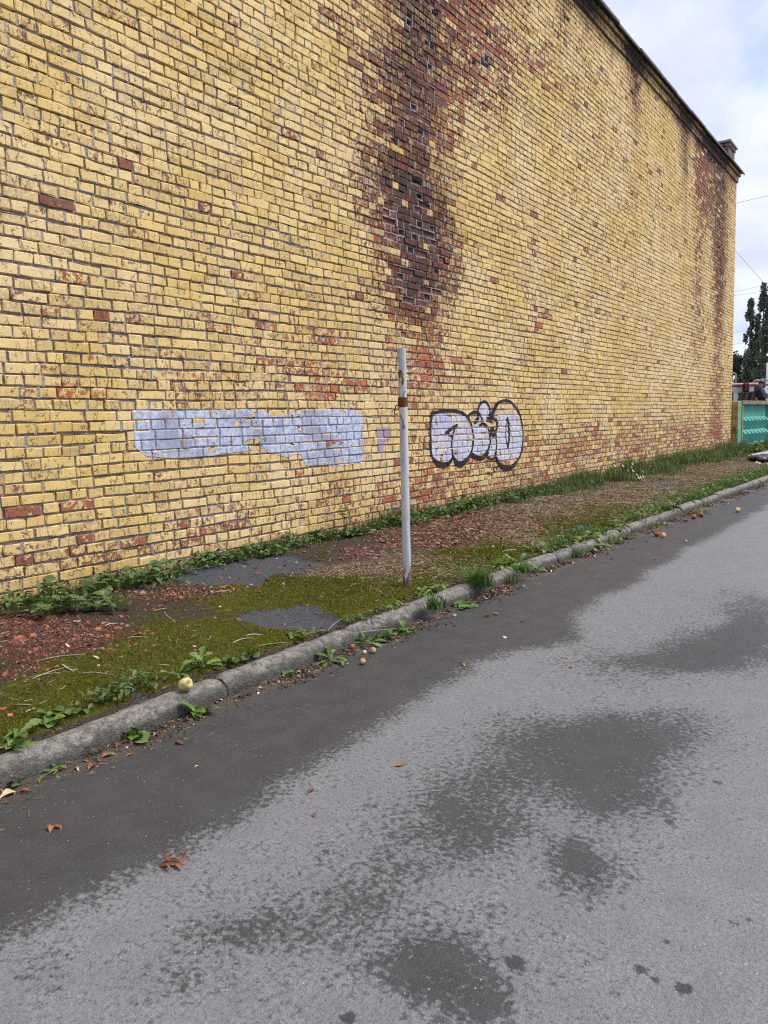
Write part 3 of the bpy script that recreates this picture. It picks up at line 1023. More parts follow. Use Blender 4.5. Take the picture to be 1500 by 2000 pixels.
def film(name, mat, sdf, x0, x1, z0, z1, off, res=0.008, label=None, dil=.005, dep=.0115):
    gx = np.arange(x0, x1, res)
    gz = np.arange(z0, z1, res)
    Xg, Zg = np.meshgrid(gx, gz)
    S = sdf(Xg, Zg)
    Yg = relief(Xg.ravel(), Zg.ravel(), dil, dep).reshape(Xg.shape)
    # the coat is a skin: where a step comes it lies on the proud side
    Yg = Yg - off
    nx, nz = len(gx), len(gz)
    idx = np.arange(nx * nz).reshape(nz, nx)
    a, b, c_, d = idx[:-1, :-1].ravel(), idx[:-1, 1:].ravel(), idx[1:, 1:].ravel(), idx[1:, :-1].ravel()
    T = np.concatenate([np.stack([a, b, c_], -1), np.stack([a, c_, d], -1)])
    P = np.stack([Xg.ravel(), Yg.ravel(), Zg.ravel()], -1)
    s = S.ravel()
    ins = (s[T] < 0).sum(1)
    full = T[ins == 3]
    V = [P]
    extra, tris = [], []
    nb = len(P)
    for t in T[(ins > 0) & (ins < 3)]:
        poly = []
        for k in range(3):
            i, j = t[k], t[(k + 1) % 3]
            if s[i] < 0:
                poly.append(i)
            if (s[i] < 0) != (s[j] < 0):
                w = s[i] / (s[i] - s[j])
                extra.append(P[i] + (P[j] - P[i]) * w)
                poly.append(nb + len(extra) - 1)
        for k in range(1, len(poly) - 1):
            tris.append((poly[0], poly[k], poly[k + 1]))
    allV = np.concatenate([P, np.array(extra).reshape(-1, 3)])
    allT = np.concatenate([full, np.array(tris, int).reshape(-1, 3)])
    used = np.unique(allT)
    remap = np.full(len(allV), -1)
    remap[used] = np.arange(len(used))
    o = obj(name, mesh_np(name, allV[used] - BLD, None, remap[allT], mat, None), building)
    if label:
        o['label'] = label
    return o


def seg_dist(X, Z, pts, w):
    """distance to a polyline minus its half width (w may be one width per point)"""
    pts = np.array(pts, float)
    w = np.full(len(pts), w) if not hasattr(w, '__len__') else np.array(w, float)
    best = np.full(X.shape, 9.0)
    for i in range(len(pts) - 1):
        ax, az = pts[i]
        bx, bz = pts[i + 1]
        dx, dz = bx - ax, bz - az
        t = np.clip(((X - ax) * dx + (Z - az) * dz) / (dx * dx + dz * dz + 1e-9), 0, 1)
        d = np.hypot(X - ax - t * dx, Z - az - t * dz) - (w[i] + (w[i + 1] - w[i]) * t)
        best = np.minimum(best, d)
    return best


def poly_sdf(X, Z, pts):
    pts = np.array(pts, float)
    n = len(pts)
    inside = np.zeros(X.shape, bool)
    for i in range(n):
        x1, z1 = pts[i]
        x2, z2 = pts[(i + 1) % n]
        cond = ((z1 > Z) != (z2 > Z)) & (X < (x2 - x1) * (Z - z1) / (z2 - z1 + 1e-12) + x1)
        inside ^= cond
    d = seg_dist(X, Z, list(pts) + [pts[0]], 0.0)
    return np.where(inside, -d, d)


def smooth_line(pts, closed=False, n=5):
    """Catmull-Rom through the traced points"""
    P = [np.array(p, float) for p in pts]
    if closed:
        P = [P[-1]] + P + [P[0], P[1]]
    else:
        P = [2 * P[0] - P[1]] + P + [2 * P[-1] - P[-2]]
    out = []
    for i in range(1, len(P) - 2):
        p0, p1, p2, p3 = P[i - 1:i + 3]
        for k in range(n):
            t = k / n
            out.append(0.5 * (2 * p1 + (p2 - p0) * t + (2 * p0 - 5 * p1 + 4 * p2 - p3) * t * t + (3 * p1 - p0 - 3 * p2 + p3) * t ** 3))
    if not closed:
        out.append(P[-2])
    return out


def gw(pts):
    """points traced on the enlarged crop of the lettering -> wall"""
    return [W(800 + x / 5.769, 750 + y / 5.769) for x, y in pts]


def sm(pts, closed=False):
    return gw(smooth_line(pts, closed))


LW = 0.0205
strokes = [
    (sm([(247, 330), (340, 312), (460, 300), (560, 316), (620, 345), (665, 395), (697, 475), (713, 560), (718, 640), (708, 720), (690, 785)]), LW * 1.05),
    (sm([(247, 330), (241, 430), (236, 560), (236, 680), (242, 780), (266, 842), (312, 882), (372, 900), (432, 890), (470, 856), (486, 818)]), LW),
    (sm([(530, 465), (503, 515), (480, 590), (470, 660), (474, 740), (488, 815), (520, 862), (560, 884), (600, 875), (650, 835), (690, 785)]), LW * .9),
    (gw([(530, 465), (470, 505), (405, 552)]), LW * 1.1), (gw([(405, 552), (440, 570), (472, 592)]), LW * .9),
    (sm([(648, 378), (685, 335), (742, 315), (788, 340), (812, 395), (824, 448)]), LW * 1.0),
    (sm([(735, 432), (748, 395), (776, 380), (766, 414), (742, 436)], True), LW * .8),
    (sm([(786, 468), (825, 450), (868, 478), (898, 550), (906, 640), (890, 720), (850, 790), (800, 825), (740, 810), (700, 782)]), LW * 1.0),
    (sm([(768, 325), (775, 262), (802, 216), (845, 200), (884, 236), (904, 292), (899, 345), (872, 388)]), LW * .95),
    (sm([(872, 388), (918, 345), (945, 290), (985, 222), (1032, 195), (1090, 187), (1150, 212), (1202, 272), (1240, 350), (1264, 450), (1275, 560),
         (1272, 680), (1256, 770), (1226, 840), (1180, 900), (1120, 930), (1060, 925), (1010, 890), (976, 832), (962, 780)]), LW),
    (sm([(976, 590), (980, 680), (970, 790), (958, 822), (930, 845), (890, 832), (860, 792)]), LW * .85),
    (sm([(1100, 395), (1086, 480), (1083, 600), (1100, 712)]), LW * .6), (sm([(1100, 395), (1117, 470), (1120, 600), (1104, 712)]), LW * 1.5),
    # small tag underneath
    (sm([(888, 868), (866, 872), (862, 892), (884, 902), (876, 918), (856, 914)]), LW * .27), (gw([(893, 905), (899, 962)]), LW * .27),
    (sm([(893, 925), (910, 908), (916, 940), (920, 968)]), LW * .27), (gw([(930, 905), (934, 966)]), LW * .27),
    (sm([(950, 962), (955, 938), (974, 934), (984, 958), (972, 988), (954, 982)], True), LW * .30),
    (sm([(878, 978), (884, 1018)]), LW * .27), (sm([(898, 985), (904, 1030), (914, 995), (926, 1042), (938, 990)]), LW * .27),
    (gw([(868, 1000), (892, 996)]), LW * .22),
]
solids = [gw(smooth_line(p, True, 3)) for p in (
    [(238, 770), (258, 860), (300, 920), (355, 948), (410, 944), (450, 912), (480, 868), (440, 890), (372, 902), (312, 884), (264, 842)],
    [(490, 868), (518, 920), (570, 944), (625, 905), (668, 850), (692, 790), (652, 846), (592, 884), (530, 874)],
    [(690, 800), (716, 842), (786, 864), (850, 838), (890, 770), (908, 680), (890, 725), (850, 792), (800, 828), (742, 812)],
    [(638, 378), (672, 330), (712, 308), (772, 304), (742, 318), (690, 345), (662, 392)],
    [(766, 300), (772, 245), (804, 208), (838, 200), (806, 222), (784, 265), (776, 312)],
    [(928, 335), (956, 265), (996, 200), (1064, 184), (1024, 206), (984, 266), (950, 338)],
    [(962, 846), (996, 918), (1056, 972), (1120, 974), (1180, 935), (1214, 878), (1160, 918), (1090, 938), (1030, 912), (985, 872)],
)] + [gw(p) for p in (
    [(876, 395), (912, 348), (946, 334), (952, 384), (978, 386), (996, 422), (992, 500), (974, 592), (930, 602), (905, 562), (900, 520),
     (916, 480), (944, 480), (954, 520), (974, 508), (974, 430), (946, 408), (920, 440), (882, 422)],)]
fills = [gw(smooth_line(p, True, 3)) for p in (
    [(250, 342), (400, 335), (560, 340), (640, 380), (690, 480), (710, 600), (706, 720), (650, 830), (570, 880), (500, 830), (440, 885), (360, 890), (280, 840), (245, 740), (240, 540)],
    [(715, 470), (820, 450), (870, 480), (900, 560), (902, 650), (880, 740), (830, 805), (740, 800), (705, 740)],
    [(780, 330), (782, 262), (806, 222), (845, 206), (882, 240), (900, 300), (890, 370), (840, 440), (800, 420)],
    [(955, 350), (1060, 330), (1230, 345), (1262, 470), (1270, 600), (1256, 740), (1210, 840), (1090, 865), (985, 830), (966, 780), (982, 660), (986, 500), (1000, 420)],
    [(900, 560), (976, 600), (976, 700), (966, 800), (928, 838), (866, 800), (902, 700)],
)]


def sdf_black(X, Z):
    s = np.full(X.shape, 9.0)
    for p, w in strokes:
        s = np.minimum(s, seg_dist(X, Z, p, w))
    for p in solids:
        s = np.minimum(s, poly_sdf(X, Z, p))
    return s + 0.0035 * fbm(X * 40, Z * 40, 71, 2)


def sdf_fill(X, Z):
    s = np.full(X.shape, 9.0)
    for p in fills:
        s = np.minimum(s, poly_sdf(X, Z, p))
    worn = np.where(fbm(X * 9, Z * 13, 72, 4) > 0.36, 0.2, 0.0)
    return s + 0.010 * fbm(X * 14, Z * 14, 73, 3) + worn


gxa, gza = W(815, 945)
gxb, gzb = W(1035, 770)
film('graffiti_fill', M_FILL, sdf_fill, gxa, gxb, gza - .05, gzb + .05, 0.0030, label='pale lilac spray fill of the bubble letters', dil=.003, dep=.014)
film('graffiti_outline', M_BLACK, sdf_black, gxa, gxb, gza - .05, gzb + .05, 0.0046, label='black spray outline of the bubble letters and small tag')

PATCH = [(258, 800), (330, 798), (470, 799), (520, 802), (530, 812), (575, 806), (590, 800), (700, 800), (709, 812), (709, 870), (706, 905), (650, 911), (596, 908),
         (588, 886), (560, 892), (500, 880), (430, 884), (400, 893), (330, 895), (285, 892), (262, 872)]
patch_w = [W(*q) for q in PATCH]
PATCH2 = [(736, 836), (760, 832), (762, 858), (752, 862), (748, 888), (738, 886)]
patch2_w = [W(*q) for q in PATCH2]


def sdf_patch(X, Z):
    s = poly_sdf(X, Z, patch_w)
    s = s + 0.020 * fbm(X * 7, Z * 7, 75, 4)
    worn = np.where(fbm(X * 10, Z * 16, 76, 4) > 0.42, 0.3, 0.0)
    return s + worn


def sdf_patch2(X, Z):
    return poly_sdf(X, Z, patch2_w) + 0.03 * fbm(X * 12, Z * 12, 77, 4)


pxs, pzs = zip(*patch_w)
film('overpaint_patch', M_PATCH, sdf_patch, min(pxs) - .1, max(pxs) + .1, min(pzs) - .08, max(pzs) + .08, 0.0032, label='long faded pale blue patch of overpaint on the yellow bricks', dil=.002, dep=.016)
pxs, pzs = zip(*patch2_w)
M_PATCH2 = make_film_mat('faded_violet_overpaint', (0.26, 0.22, 0.32), (0.36, 0.30, 0.40), (0.24, 0.17, 0.22), (0.40, 0.26, 0.14))
film('overpaint_patch', M_PATCH2, sdf_patch2, min(pxs) - .08, max(pxs) + .08, min(pzs) - .05, max(pzs) + .05, 0.0032, label='small violet smear of overpaint left of the pole', dil=.002, dep=.016)

# chimney at the far corner
cx0, cx1, cy0, cy1 = X_R - 0.86, X_R - 0.06, WALL_Y + 0.06, WALL_Y + 0.66
chim = empty('chimney', (cx0 - BLD[0], cy0 - BLD[1], zt - BLD[2]), parent=building)
mb = MB()
z = 0.0
k = 0
while z < 0.60:
    o_ = 0.0 if z < 0.50 else 0.03
    for (a0, a1, b0, b1) in ((0, .8, 0, .12), (0, .8, .48, .6), (0, .12, .13, .47), (.68, .8, .13, .47)):
        n_ = max(1, int(round((a1 - a0) / .26)))
        for i in range(n_):
            p0 = a0 + (a1 - a0) * i / n_
            p1 = a0 + (a1 - a0) * (i + 1) / n_ - 0.01
            mb.box(p0 - o_, p1 + o_ * .3, b0 - o_, b1 + o_ * .3, z, z + .066)
    z += COURSE
M_CHIM = mottled('chimney_brick', (0.17, 0.095, 0.080), (0.26, 0.155, 0.125), 12)
mb.build('chimney_bricks', M_CHIM, chim)
mb = MB()
mb.box(.02, .78, .02, .58, -.1, .655)
mb.build('chimney_mortar', M_CORE, chim)
mb = MB()
mb.box(-.07, .87, -.07, .67, .66, .73, .015)
mb.build('chimney_cap', mottled('cap_concrete', (.24, .23, .21), (.36, .34, .31), 14), chim)

# ------------------------------------------------------------------ ground, road, verge, kerb
mb = MB()
mb.poly([(-400, -500, -0.06), (1200, -500, -0.06), (1200, 700, -0.06), (-400, 700, -0.06)], [(0, 1, 2, 3)])
tag(mb.build('ground', M_GROUND), kind='structure')

KY = 2.735                                 # front face of the kerb


def kerb_y(x):
    return KY - 0.055 * np.clip((np.asarray(x, float) - 4.5) / 5, 0, 1) - 0.11 * np.clip((np.asarray(x, float) - 9.5) / 6, 0, 3)


def road_z(x, y):
    x = np.asarray(x, float)
    y = np.asarray(y, float)
    return 0.010 * fbm(x * 0.5, y * 0.7, 31, 3) + 0.0012 * vn(x * 9, y * 9, 33)


# damp areas, from the photograph's patches: (u, v, half-size u, half-size v, amount)
DAMP = [(1020, 1520, 200, 40, .30), (1180, 1470, 120, 50, .25), (780, 1690, 140, 45, .22), (520, 1830, 170, 60, .14), (880, 1610, 150, 55, .50), (720, 1760, 110, 55, .26), (1100, 1450, 210, 60, .36), (1230, 1430, 170, 50, .62), (1130, 1690, 70, 75, .72),
        (890, 1890, 130, 70, .85), (650, 1850, 110, 90, .14), (560, 1740, 160, 70, .16), (330, 1910, 90, 60, .25), (1300, 1290, 160, 30, .55), (1420, 1260, 110, 40, .75),
        (1480, 1200, 70, 60, .75), (1010, 1930, 30, 40, .5), (1200, 1540, 80, 60, .45), (480, 1800, 70, 40, .35), (60, 1900, 60, 40, .3), (960, 1560, 120, 50, .3)]
SPOTS = [(1005, 1879, .026), (1336, 1931, .021), (1195, 1398, .024), (1400, 1528, .014), (1307, 1604, .016), (1430, 1800, .010), (1465, 1798, .010),
         (1303, 1840, .011), (1280, 1912, .011), (1426, 1465, .010), (680, 1988, .020), (1218, 1775, .008), (1202, 1668, .008), (1252, 1892, .016)]


def road_attr(X, Y):
    edge = 1.90 - 0.10 * np.exp(-((X - 1.3) / .5) ** 2) + 0.10 * fbm(X * 1.7, 0 * X, 41, 3) - 0.26 * np.exp(-((X - 4.25) / .33) ** 2) \
        - 0.45 * np.exp(-((X - 1.0) / .25) ** 2) * 0
    lo = 0.16 - 0.30 * np.clip((0.55 - Y + 0.16 * X - 0.25) / 0.5, 0, 1)
    wet = np.maximum(np.clip(0.5 + (Y - edge) / 0.22, -0.35, 1.6), lo + .12 * fbm(X * 2.2, Y * 2.2, 44, 3))
    # strip right at the kerb foot dries out first
    wet = wet - 0.55 * np.exp(-((Y - (kerb_y(X) - 0.30)) / 0.045) ** 2) * np.clip(0.5 + fbm(X * 3, Y * 3, 43, 2), 0, 1)
    Xw = X + .16 * fbm(X * 2.6, Y * 2.6, 46, 4)
    Yw = Y + .13 * fbm(X * 2.6, Y * 2.6, 48, 4)
    for u, v, su, sv, a in DAMP:
        x, y = G(u, v)
        x2, y2 = G(u + su, v)
        x3, y3 = G(u, v + sv)
        # local axes on the road
        M2 = np.array([[x2 - x, x3 - x], [y2 - y, y3 - y]])
        inv = np.linalg.inv(M2)
        p = inv[0, 0] * (Xw - x) + inv[0, 1] * (Yw - y)
        q = inv[1, 0] * (Xw - x) + inv[1, 1] * (Yw - y)
        wet = wet + a * np.exp(-(p * p + q * q) * 0.8)
    for u, v, r_ in SPOTS:
        x, y = G(u, v)
        d = np.hypot(X - x, Y - y)
        wet = np.where(d < r_ * 2.2, np.maximum(wet, np.clip(0.5 + (r_ - d) / 0.014, -0.3, 1.6) * 1.0), wet)
    dirt = np.clip(1.2 - (kerb_y(X) - Y) / 0.19, 0, 1.2) + 0.25 * fbm(X * 4, Y * 6, 45, 3) * np.clip(1 - (kerb_y(X) - Y) / 0.5, 0, 1)
    return wet, dirt


def grid_mesh(xs, ys, zf, extra_cols=None):
    X, Y = np.meshgrid(xs, ys)
    Z = zf(X, Y)
    n, m = X.shape
    idx = np.arange(n * m).reshape(n, m)
    Q = np.stack([idx[:-1, :-1], idx[:-1, 1:], idx[1:, 1:], idx[1:, :-1]], -1).reshape(-1, 4)
    return X, Y, Z, Q


xs = np.concatenate([np.arange(-4, 0.4, .2), np.arange(.4, 4.0, 0.0125), np.arange(4.0, 8.0, 0.03), np.arange(8, 26, .12), np.arange(26, 90, 2.0)])
ys = np.concatenate([np.arange(-14, -3, 1.0), np.arange(-3, -0.2, .1), np.arange(-0.2, 2.45, 0.0125), np.arange(2.45, 2.86, .0125)])
X, Y, Z, Q = grid_mesh(xs, ys, road_z)
# the road edge follows the kerb
Y = np.where(Y > 2.45, 2.45 + (Y - 2.45) * (kerb_y(X) + 0.06 - 2.45) / (2.86 - 2.45), Y)
wet, dirt = road_attr(X, Y)
Z = Z + 0.012 * np.clip(1 - (kerb_y(X) - Y) / 0.16, 0, 1) * (0.6 + 0.6 * fbm(X * 6, Y * 6, 47, 2))
road = obj('road', mesh_np('road', np.stack([X, Y, Z], -1), Q, None, M_ROAD, {'wet': wet.ravel(), 'dirt': dirt.ravel()}, True))
tag(road, kind='structure')

# ---- verge between kerb and wall
KW = 0.125                                  # kerb width


def verge_z(x, y):
    t = np.clip((y - KY - KW) / (WALL_Y - KY - KW), 0, 1)
    z = 0.088 + 0.095 * t + 0.016 * fbm(x * 1.3, y * 1.3, 51, 4) * np.clip(t * 6, 0, 1) + 0.005 * fbm(x * 9, y * 9, 52, 3)
    return z - 0.012 * np.clip(1 - t * 14, 0, 1)


def vblob(X, Y, items, z=0.13):
    """patches given by the photograph's (u, v, half-size u, half-size v, amount), turned into places on the verge"""
    s = np.zeros(X.shape)
    wx = .16 * fbm(X * 2.3, Y * 2.3, 64, 4) + .05 * fbm(X * 9, Y * 9, 65, 3)
    wy = .13 * fbm(X * 2.3, Y * 2.3, 66, 4) + .05 * fbm(X * 9, Y * 9, 67, 3)
    X, Y = X + wx, Y + wy
    for u, v, su, sv, a in items:
        x, y = G(u, v, z)
        x2, y2 = G(u + su, v, z)
        x3, y3 = G(u, v + sv, z)
        inv = np.linalg.inv(np.array([[x2 - x, x3 - x], [y2 - y, y3 - y]]))
        p = inv[0, 0] * (X - x) + inv[0, 1] * (Y - y)
        q = inv[1, 0] * (X - x) + inv[1, 1] * (Y - y)
        s = s + a * np.exp(-(p * p + q * q) ** 1.5)
    return s


V_ASP = [(540, 1203, 88, 17, 1.5), (585, 1195, 55, 18, 1.0), (640, 1204, 25, 9, .6), (430, 1130, 110, 20, 1.3), (540, 1105, 90, 12, 1.1), (290, 1160, 50, 14, .8), (1130, 1027, 22, 5, 1.0), (1150, 1024, 16, 4, .8),
         (1100, 1052, 14, 4, .6), (1300, 945, 60, 8, .9), (1190, 1000, 40, 8, .35), (280, 1335, 30, 9, .7), (905, 1145, 22, 8, .5)]
V_RUB = [(60, 1245, 190, 42, 1.2), (190, 1255, 90, 30, .5), (20, 1285, 80, 34, .7), (330, 1165, 120, 18, .8), (480, 1140, 70, 14, .5), (900, 1035, 110, 26, .95), (800, 1060, 80, 18, .6), (960, 1015, 70, 16, .75), (700, 1085, 70, 12, .5),
         (1030, 1020, 50, 14, .6)]
V_STR = [(800, 1110, 130, 36, .75), (700, 1130, 90, 30, .5), (1030, 1040, 90, 26, 1.0), (1090, 1005, 120, 18, .9), (1200, 985, 120, 18, .9), (1330, 940, 90, 16, .8), (1420, 915, 80, 12, .9), (900, 1100, 90, 24, .5), (620, 1120, 70, 22, .3),
         (720, 1165, 50, 14, .4), (1240, 960, 80, 16, .6)]
V_MOSS = [(640, 1150, 130, 30, .5), (760, 1135, 90, 18, .4), (1000, 1070, 110, 14, .5), (1150, 1015, 110, 10, .45), (200, 1340, 200, 60, .6), (420, 1270, 160, 40, .6), (820, 1145, 100, 24, .45), (950, 1110, 110, 18, .4), (980, 1085, 120, 22, .5), (860, 1120, 90, 22, .45), (1130, 1020, 90, 14, .5), (1240, 990, 100, 14, .5), (1300, 960, 90, 12, .5), (1420, 925, 90, 10, .5), (700, 1150, 90, 26, .35), (110, 1390, 170, 50, 1.1), (300, 1290, 190, 55, 1.2), (480, 1240, 150, 35, 1.1), (560, 1160, 160, 30, 1.0), (600, 1235, 90, 20, .9), (760, 1150, 120, 26, .45), (900, 1085, 90, 18, .4), (1085, 1040, 40, 14, 1.0),
          (0, 1420, 80, 40, .8), (330, 1240, 100, 30, .5), (1180, 1000, 70, 14, .4), (650, 1190, 60, 16, .7), (420, 1180, 60, 14, .4), (1350, 940, 90, 14, .5)]


def verge_attr(X, Y):
    asp = vblob(X, Y, V_ASP) + 0.34 * fbm(X * 3.4, Y * 5, 58, 4)
    rub = vblob(X, Y, V_RUB) + 0.28 * fbm(X * 2.6, Y * 3.4, 59, 4)
    st = vblob(X, Y, V_STR) + 0.16 + 0.25 * fbm(X * 2.2, Y * 3.0, 60, 4) + 0.25 * np.clip((X - 6) / 4, 0, 1)
    mo = vblob(X, Y, V_MOSS) + 0.24 + 0.38 * fbm(X * 2.4, Y * 3.4, 62, 4)
    mo = mo * (1 - np.clip(rub * .9 - .3, 0, .9)) - np.clip(asp - .3, 0, 1) * 1.2
    mo = mo * np.clip((Y - kerb_y(X) - KW - 0.02) / 0.10, 0, 1)
    rub = rub - np.clip(asp - .2, 0, 1) * .7
    return mo, rub, st - np.clip(asp - .2, 0, 1), asp


xs = np.concatenate([np.arange(-2.5, 1.2, .08), np.arange(1.2, 5.0, .016), np.arange(5, 10, .035), np.arange(10, 26.5, .12)])
ys = np.concatenate([np.linspace(0, .06, 4)[:-1], np.linspace(.06, 1, 110)])
T_, S_ = np.meshgrid(xs, ys)
Xv = T_
Yv = kerb_y(Xv) + KW - 0.03 + S_ * (WALL_Y + 0.05 - kerb_y(Xv) - KW + 0.03)
Zv = verge_z(Xv, Yv)
mo, rub, st, asp = verge_attr(Xv, Yv)
# moss stands a little higher, bare asphalt lies flat and low
Zv = Zv + 0.014 * np.clip(mo, 0, 1) * (1 + .9 * fbm(Xv * 7, Yv * 9, 63, 3)) - 0.010 * np.clip(asp, 0, 1) + 0.006 * np.clip(rub, 0, 1)
n, m = Xv.shape
idx = np.arange(n * m).reshape(n, m)
Q = np.stack([idx[:-1, :-1], idx[:-1, 1:], idx[1:, 1:], idx[1:, :-1]], -1).reshape(-1, 4)
verge = obj('verge', mesh_np('verge', np.stack([Xv, Yv, Zv], -1), Q, None, M_VERGE, {'va': np.stack([mo, rub, st, asp], -1).reshape(-1, 4)}, True))
tag(verge, kind='structure')


def vz(x, y):
    """height of the verge surface"""
    x_, y_ = np.atleast_1d(np.asarray(x, float)), np.atleast_1d(np.asarray(y, float))
    a, b, c_, d = verge_attr(x_, y_)
    z = verge_z(x_, y_) + 0.014 * np.clip(a, 0, 1) * (1 + .9 * fbm(x_ * 7, y_ * 9, 63, 3)) - 0.010 * np.clip(d, 0, 1) + 0.006 * np.clip(b, 0, 1)
    return z if np.ndim(x) else float(z[0])


# ground beyond the corner, up to the fence
mb = MB()
mb.poly([(26.4, 1.5, 0.02), (90, -3, 0.02), (90, 60, 0.02), (26.4, 60, 0.12)], [(0, 1, 2, 3)])
tag(mb.build('yard', M_GROUND), kind='structure')

# ---- kerb stones
kerb = empty('kerb', (0, KY, 0))
tag(kerb, kind='structure')
joints = [-3.5, -0.55, 2.43, 3.46, 4.45, 5.38, 6.40, 7.41, 8.40, 9.42, 10.4, 11.4, 12.4, 13.4, 14.4, 15.4, 16.4, 18.4, 20.4, 22.4, 24.4, 26.4]
for k in range(len(joints) - 1):
    a, b = joints[k] + 0.007, joints[k + 1] - 0.007
    step = 0.018 if k in (1, 2, 3) else (0.03 if k < 8 else 0.07)
    xs = np.linspace(a, b, int((b - a) / step) + 1)
    # section: from the road up the face, over the rounded worn edge, to the back
    sec = [(q[0] * .83, q[1] * .88) for q in [(0.0, -0.10), (0.0, 0.0), (0.001, 0.02), (0.002, 0.045), (0.004, 0.066), (0.010, 0.083), (0.021, 0.096), (0.036, 0.104), (0.06, 0.108), (0.09, 0.109),
           (0.12, 0.107), (0.145, 0.102), (0.150, 0.06), (0.150, -0.05)]]
    sy = np.array([q[0] for q in sec])[:, None]
    sz = np.array([q[1] for q in sec])[:, None]
    Xk = np.repeat(xs[None], len(sec), 0)
    wear = 0.5 + 0.5 * fbm(xs * 1.4, 0 * xs + k, 81, 3)[None]
    edge = np.exp(-((sz - 0.088) / 0.03) ** 2) * np.exp(-((sy - 0.02) / 0.03) ** 2)
    Yk = kerb_y(Xk) + sy + edge * wear * 0.022 + 0.0055 * fbm(Xk * 16, sz * 22 + sy * 22 + k * 7, 82, 4)
    Zk = sz - edge * wear * 0.010 + 0.0055 * fbm(Xk * 14, sy * 22 + sz * 15 + k * 3, 83, 4) + 0.006 * vn(xs * 0.9, 0 * xs + k * 2.2, 84)[None]
    kr = random.Random(k * 5 + 2)
    Zk = Zk + kr.uniform(-.009, .006) + (Xk - (a + b) / 2) * kr.uniform(-.010, .010) / max(1.0, b - a)
    Yk = Yk + kr.uniform(-.006, .006) + (Xk - (a + b) / 2) * kr.uniform(-.010, .010) / max(1.0, b - a)
    # rounded ends
    tend = np.minimum(xs - a, b - xs)[None]
    Yk = Yk + 0.014 * np.exp(-tend / 0.022) * np.clip(1 - sy / .1, 0, 1)
    Zk = Zk - 0.014 * np.exp(-tend / 0.022) * np.clip(sz / .1, 0, 1)
    n, m = Xk.shape
    idx = np.arange(n * m).reshape(n, m)
    Q = np.stack([idx[:-1, :-1], idx[:-1, 1:], idx[1:, 1:], idx[1:, :-1]], -1).reshape(-1, 4)
    V = np.stack([Xk, Yk, Zk], -1).reshape(-1, 3)
    me = mesh_np('kerb_stone', V - np.array([0, KY, 0]), Q, None, M_KERB, None, True)
    bm = bmesh.new()
    bm.from_mesh(me)
    bm.verts.ensure_lookup_table()
    bm.faces.new([bm.verts[int(i)] for i in idx[:, 0]][::-1])
    bm.faces.new([bm.verts[int(i)] for i in idx[:, -1]])
    bm.to_mesh(me)
    bm.free()
    obj('kerb_stone', me, kerb)

# ------------------------------------------------------------------ the steel pole
px, py = G(796, 1141, 0.13)
pz = vz(px, py)
pole = empty('steel_pole', (px, py, pz))
tag(pole, 'bare grey painted steel post with a rusty collar standing on the mossy verge', 'post')
H_P = 1.722
mb = MB()
NP = 26
path = [(0.004 * math.sin(k / NP * 3.0) - 0.0015, 0.003 * math.sin(k / NP * 4 + 1), -0.25 + (H_P + 0.25) * k / NP) for k in range(NP + 1)]
mb.tube(path, [0.0305] * (NP + 1), 20, cap=False)
inner = [path[-1], (path[-1][0], path[-1][1], path[-1][2] - 0.12)]
mb.tube(inner, [0.0272, 0.0272], 20, cap=False)
top = [(path[-1][0] + 0.0305 * math.cos(a), path[-1][1] + 0.0305 * math.sin(a), H_P) for a in [2 * math.pi * k / 20 for k in range(20)]]
low = [(path[-1][0] + 0.0272 * math.cos(a), path[-1][1] + 0.0272 * math.sin(a), H_P) for a in [2 * math.pi * k / 20 for k in range(20)]]
mb.poly(top + low, [(k, (k + 1) % 20, 20 + (k + 1) % 20, 20 + k) for k in range(20)])
mb.build('tube', M_POLE, pole, True)
# rusty collar with a bent strap
zc_ = 1.345
mb = MB()
nseg = 20
for (za, zb, ra, rb) in ((-0.036, -0.030, .0325, .0350), (-0.030, 0.006, .0350, .0345), (0.006, 0.030, .0345, .0352), (0.030, 0.035, .0352, .0315)):
    ring = []
    for z_, r_ in ((za, ra), (zb, rb)):
        ring += [((r_ + 0.0008 * math.sin(7 * a)) * math.cos(a), (r_ + 0.0008 * math.sin(5 * a)) * math.sin(a), zc_ + z_) for a in [2 * math.pi * k / nseg for k in range(nseg)]]
    mb.poly(ring, [(k, (k + 1) % nseg, nseg + (k + 1) % nseg, nseg + k) for k in range(nseg)])
mb.build('rusty_collar', M_RUST, pole)
lx, ly = -R0[0], -R0[1]                    # sideways from the pole, along the picture's left
fx, fy = -math.cos(PHI), -math.sin(PHI)
mb = MB()
mb.tube([(lx * .030, ly * .030, zc_ - .02), (lx * .046, ly * .046, zc_ - .022), (lx * .058, ly * .058, zc_ - .05), (lx * .060, ly * .060, zc_ - .085),
         (lx * .048, ly * .048, zc_ - .088), (lx * .033, ly * .033, zc_ - .078)], .0045, 6)
mb.build('bent_strap', M_RUST, pole, True)
mb = MB()
mb.tube([(fx * .034 + lx * .012, fy * .034 + ly * .012, zc_ - .012), (fx * .044 + lx * .013, fy * .044 + ly * .013, zc_ - .012)], .008, 6)
mb.build('bolt', M_RUST, pole)


# stencilled figures on the pole, as thin paint on the round surface
def on_pole(s, z_, r_=.0312):
    a = math.atan2(fy, fx) - s / .0305
    return (r_ * math.cos(a), r_ * math.sin(a), z_)


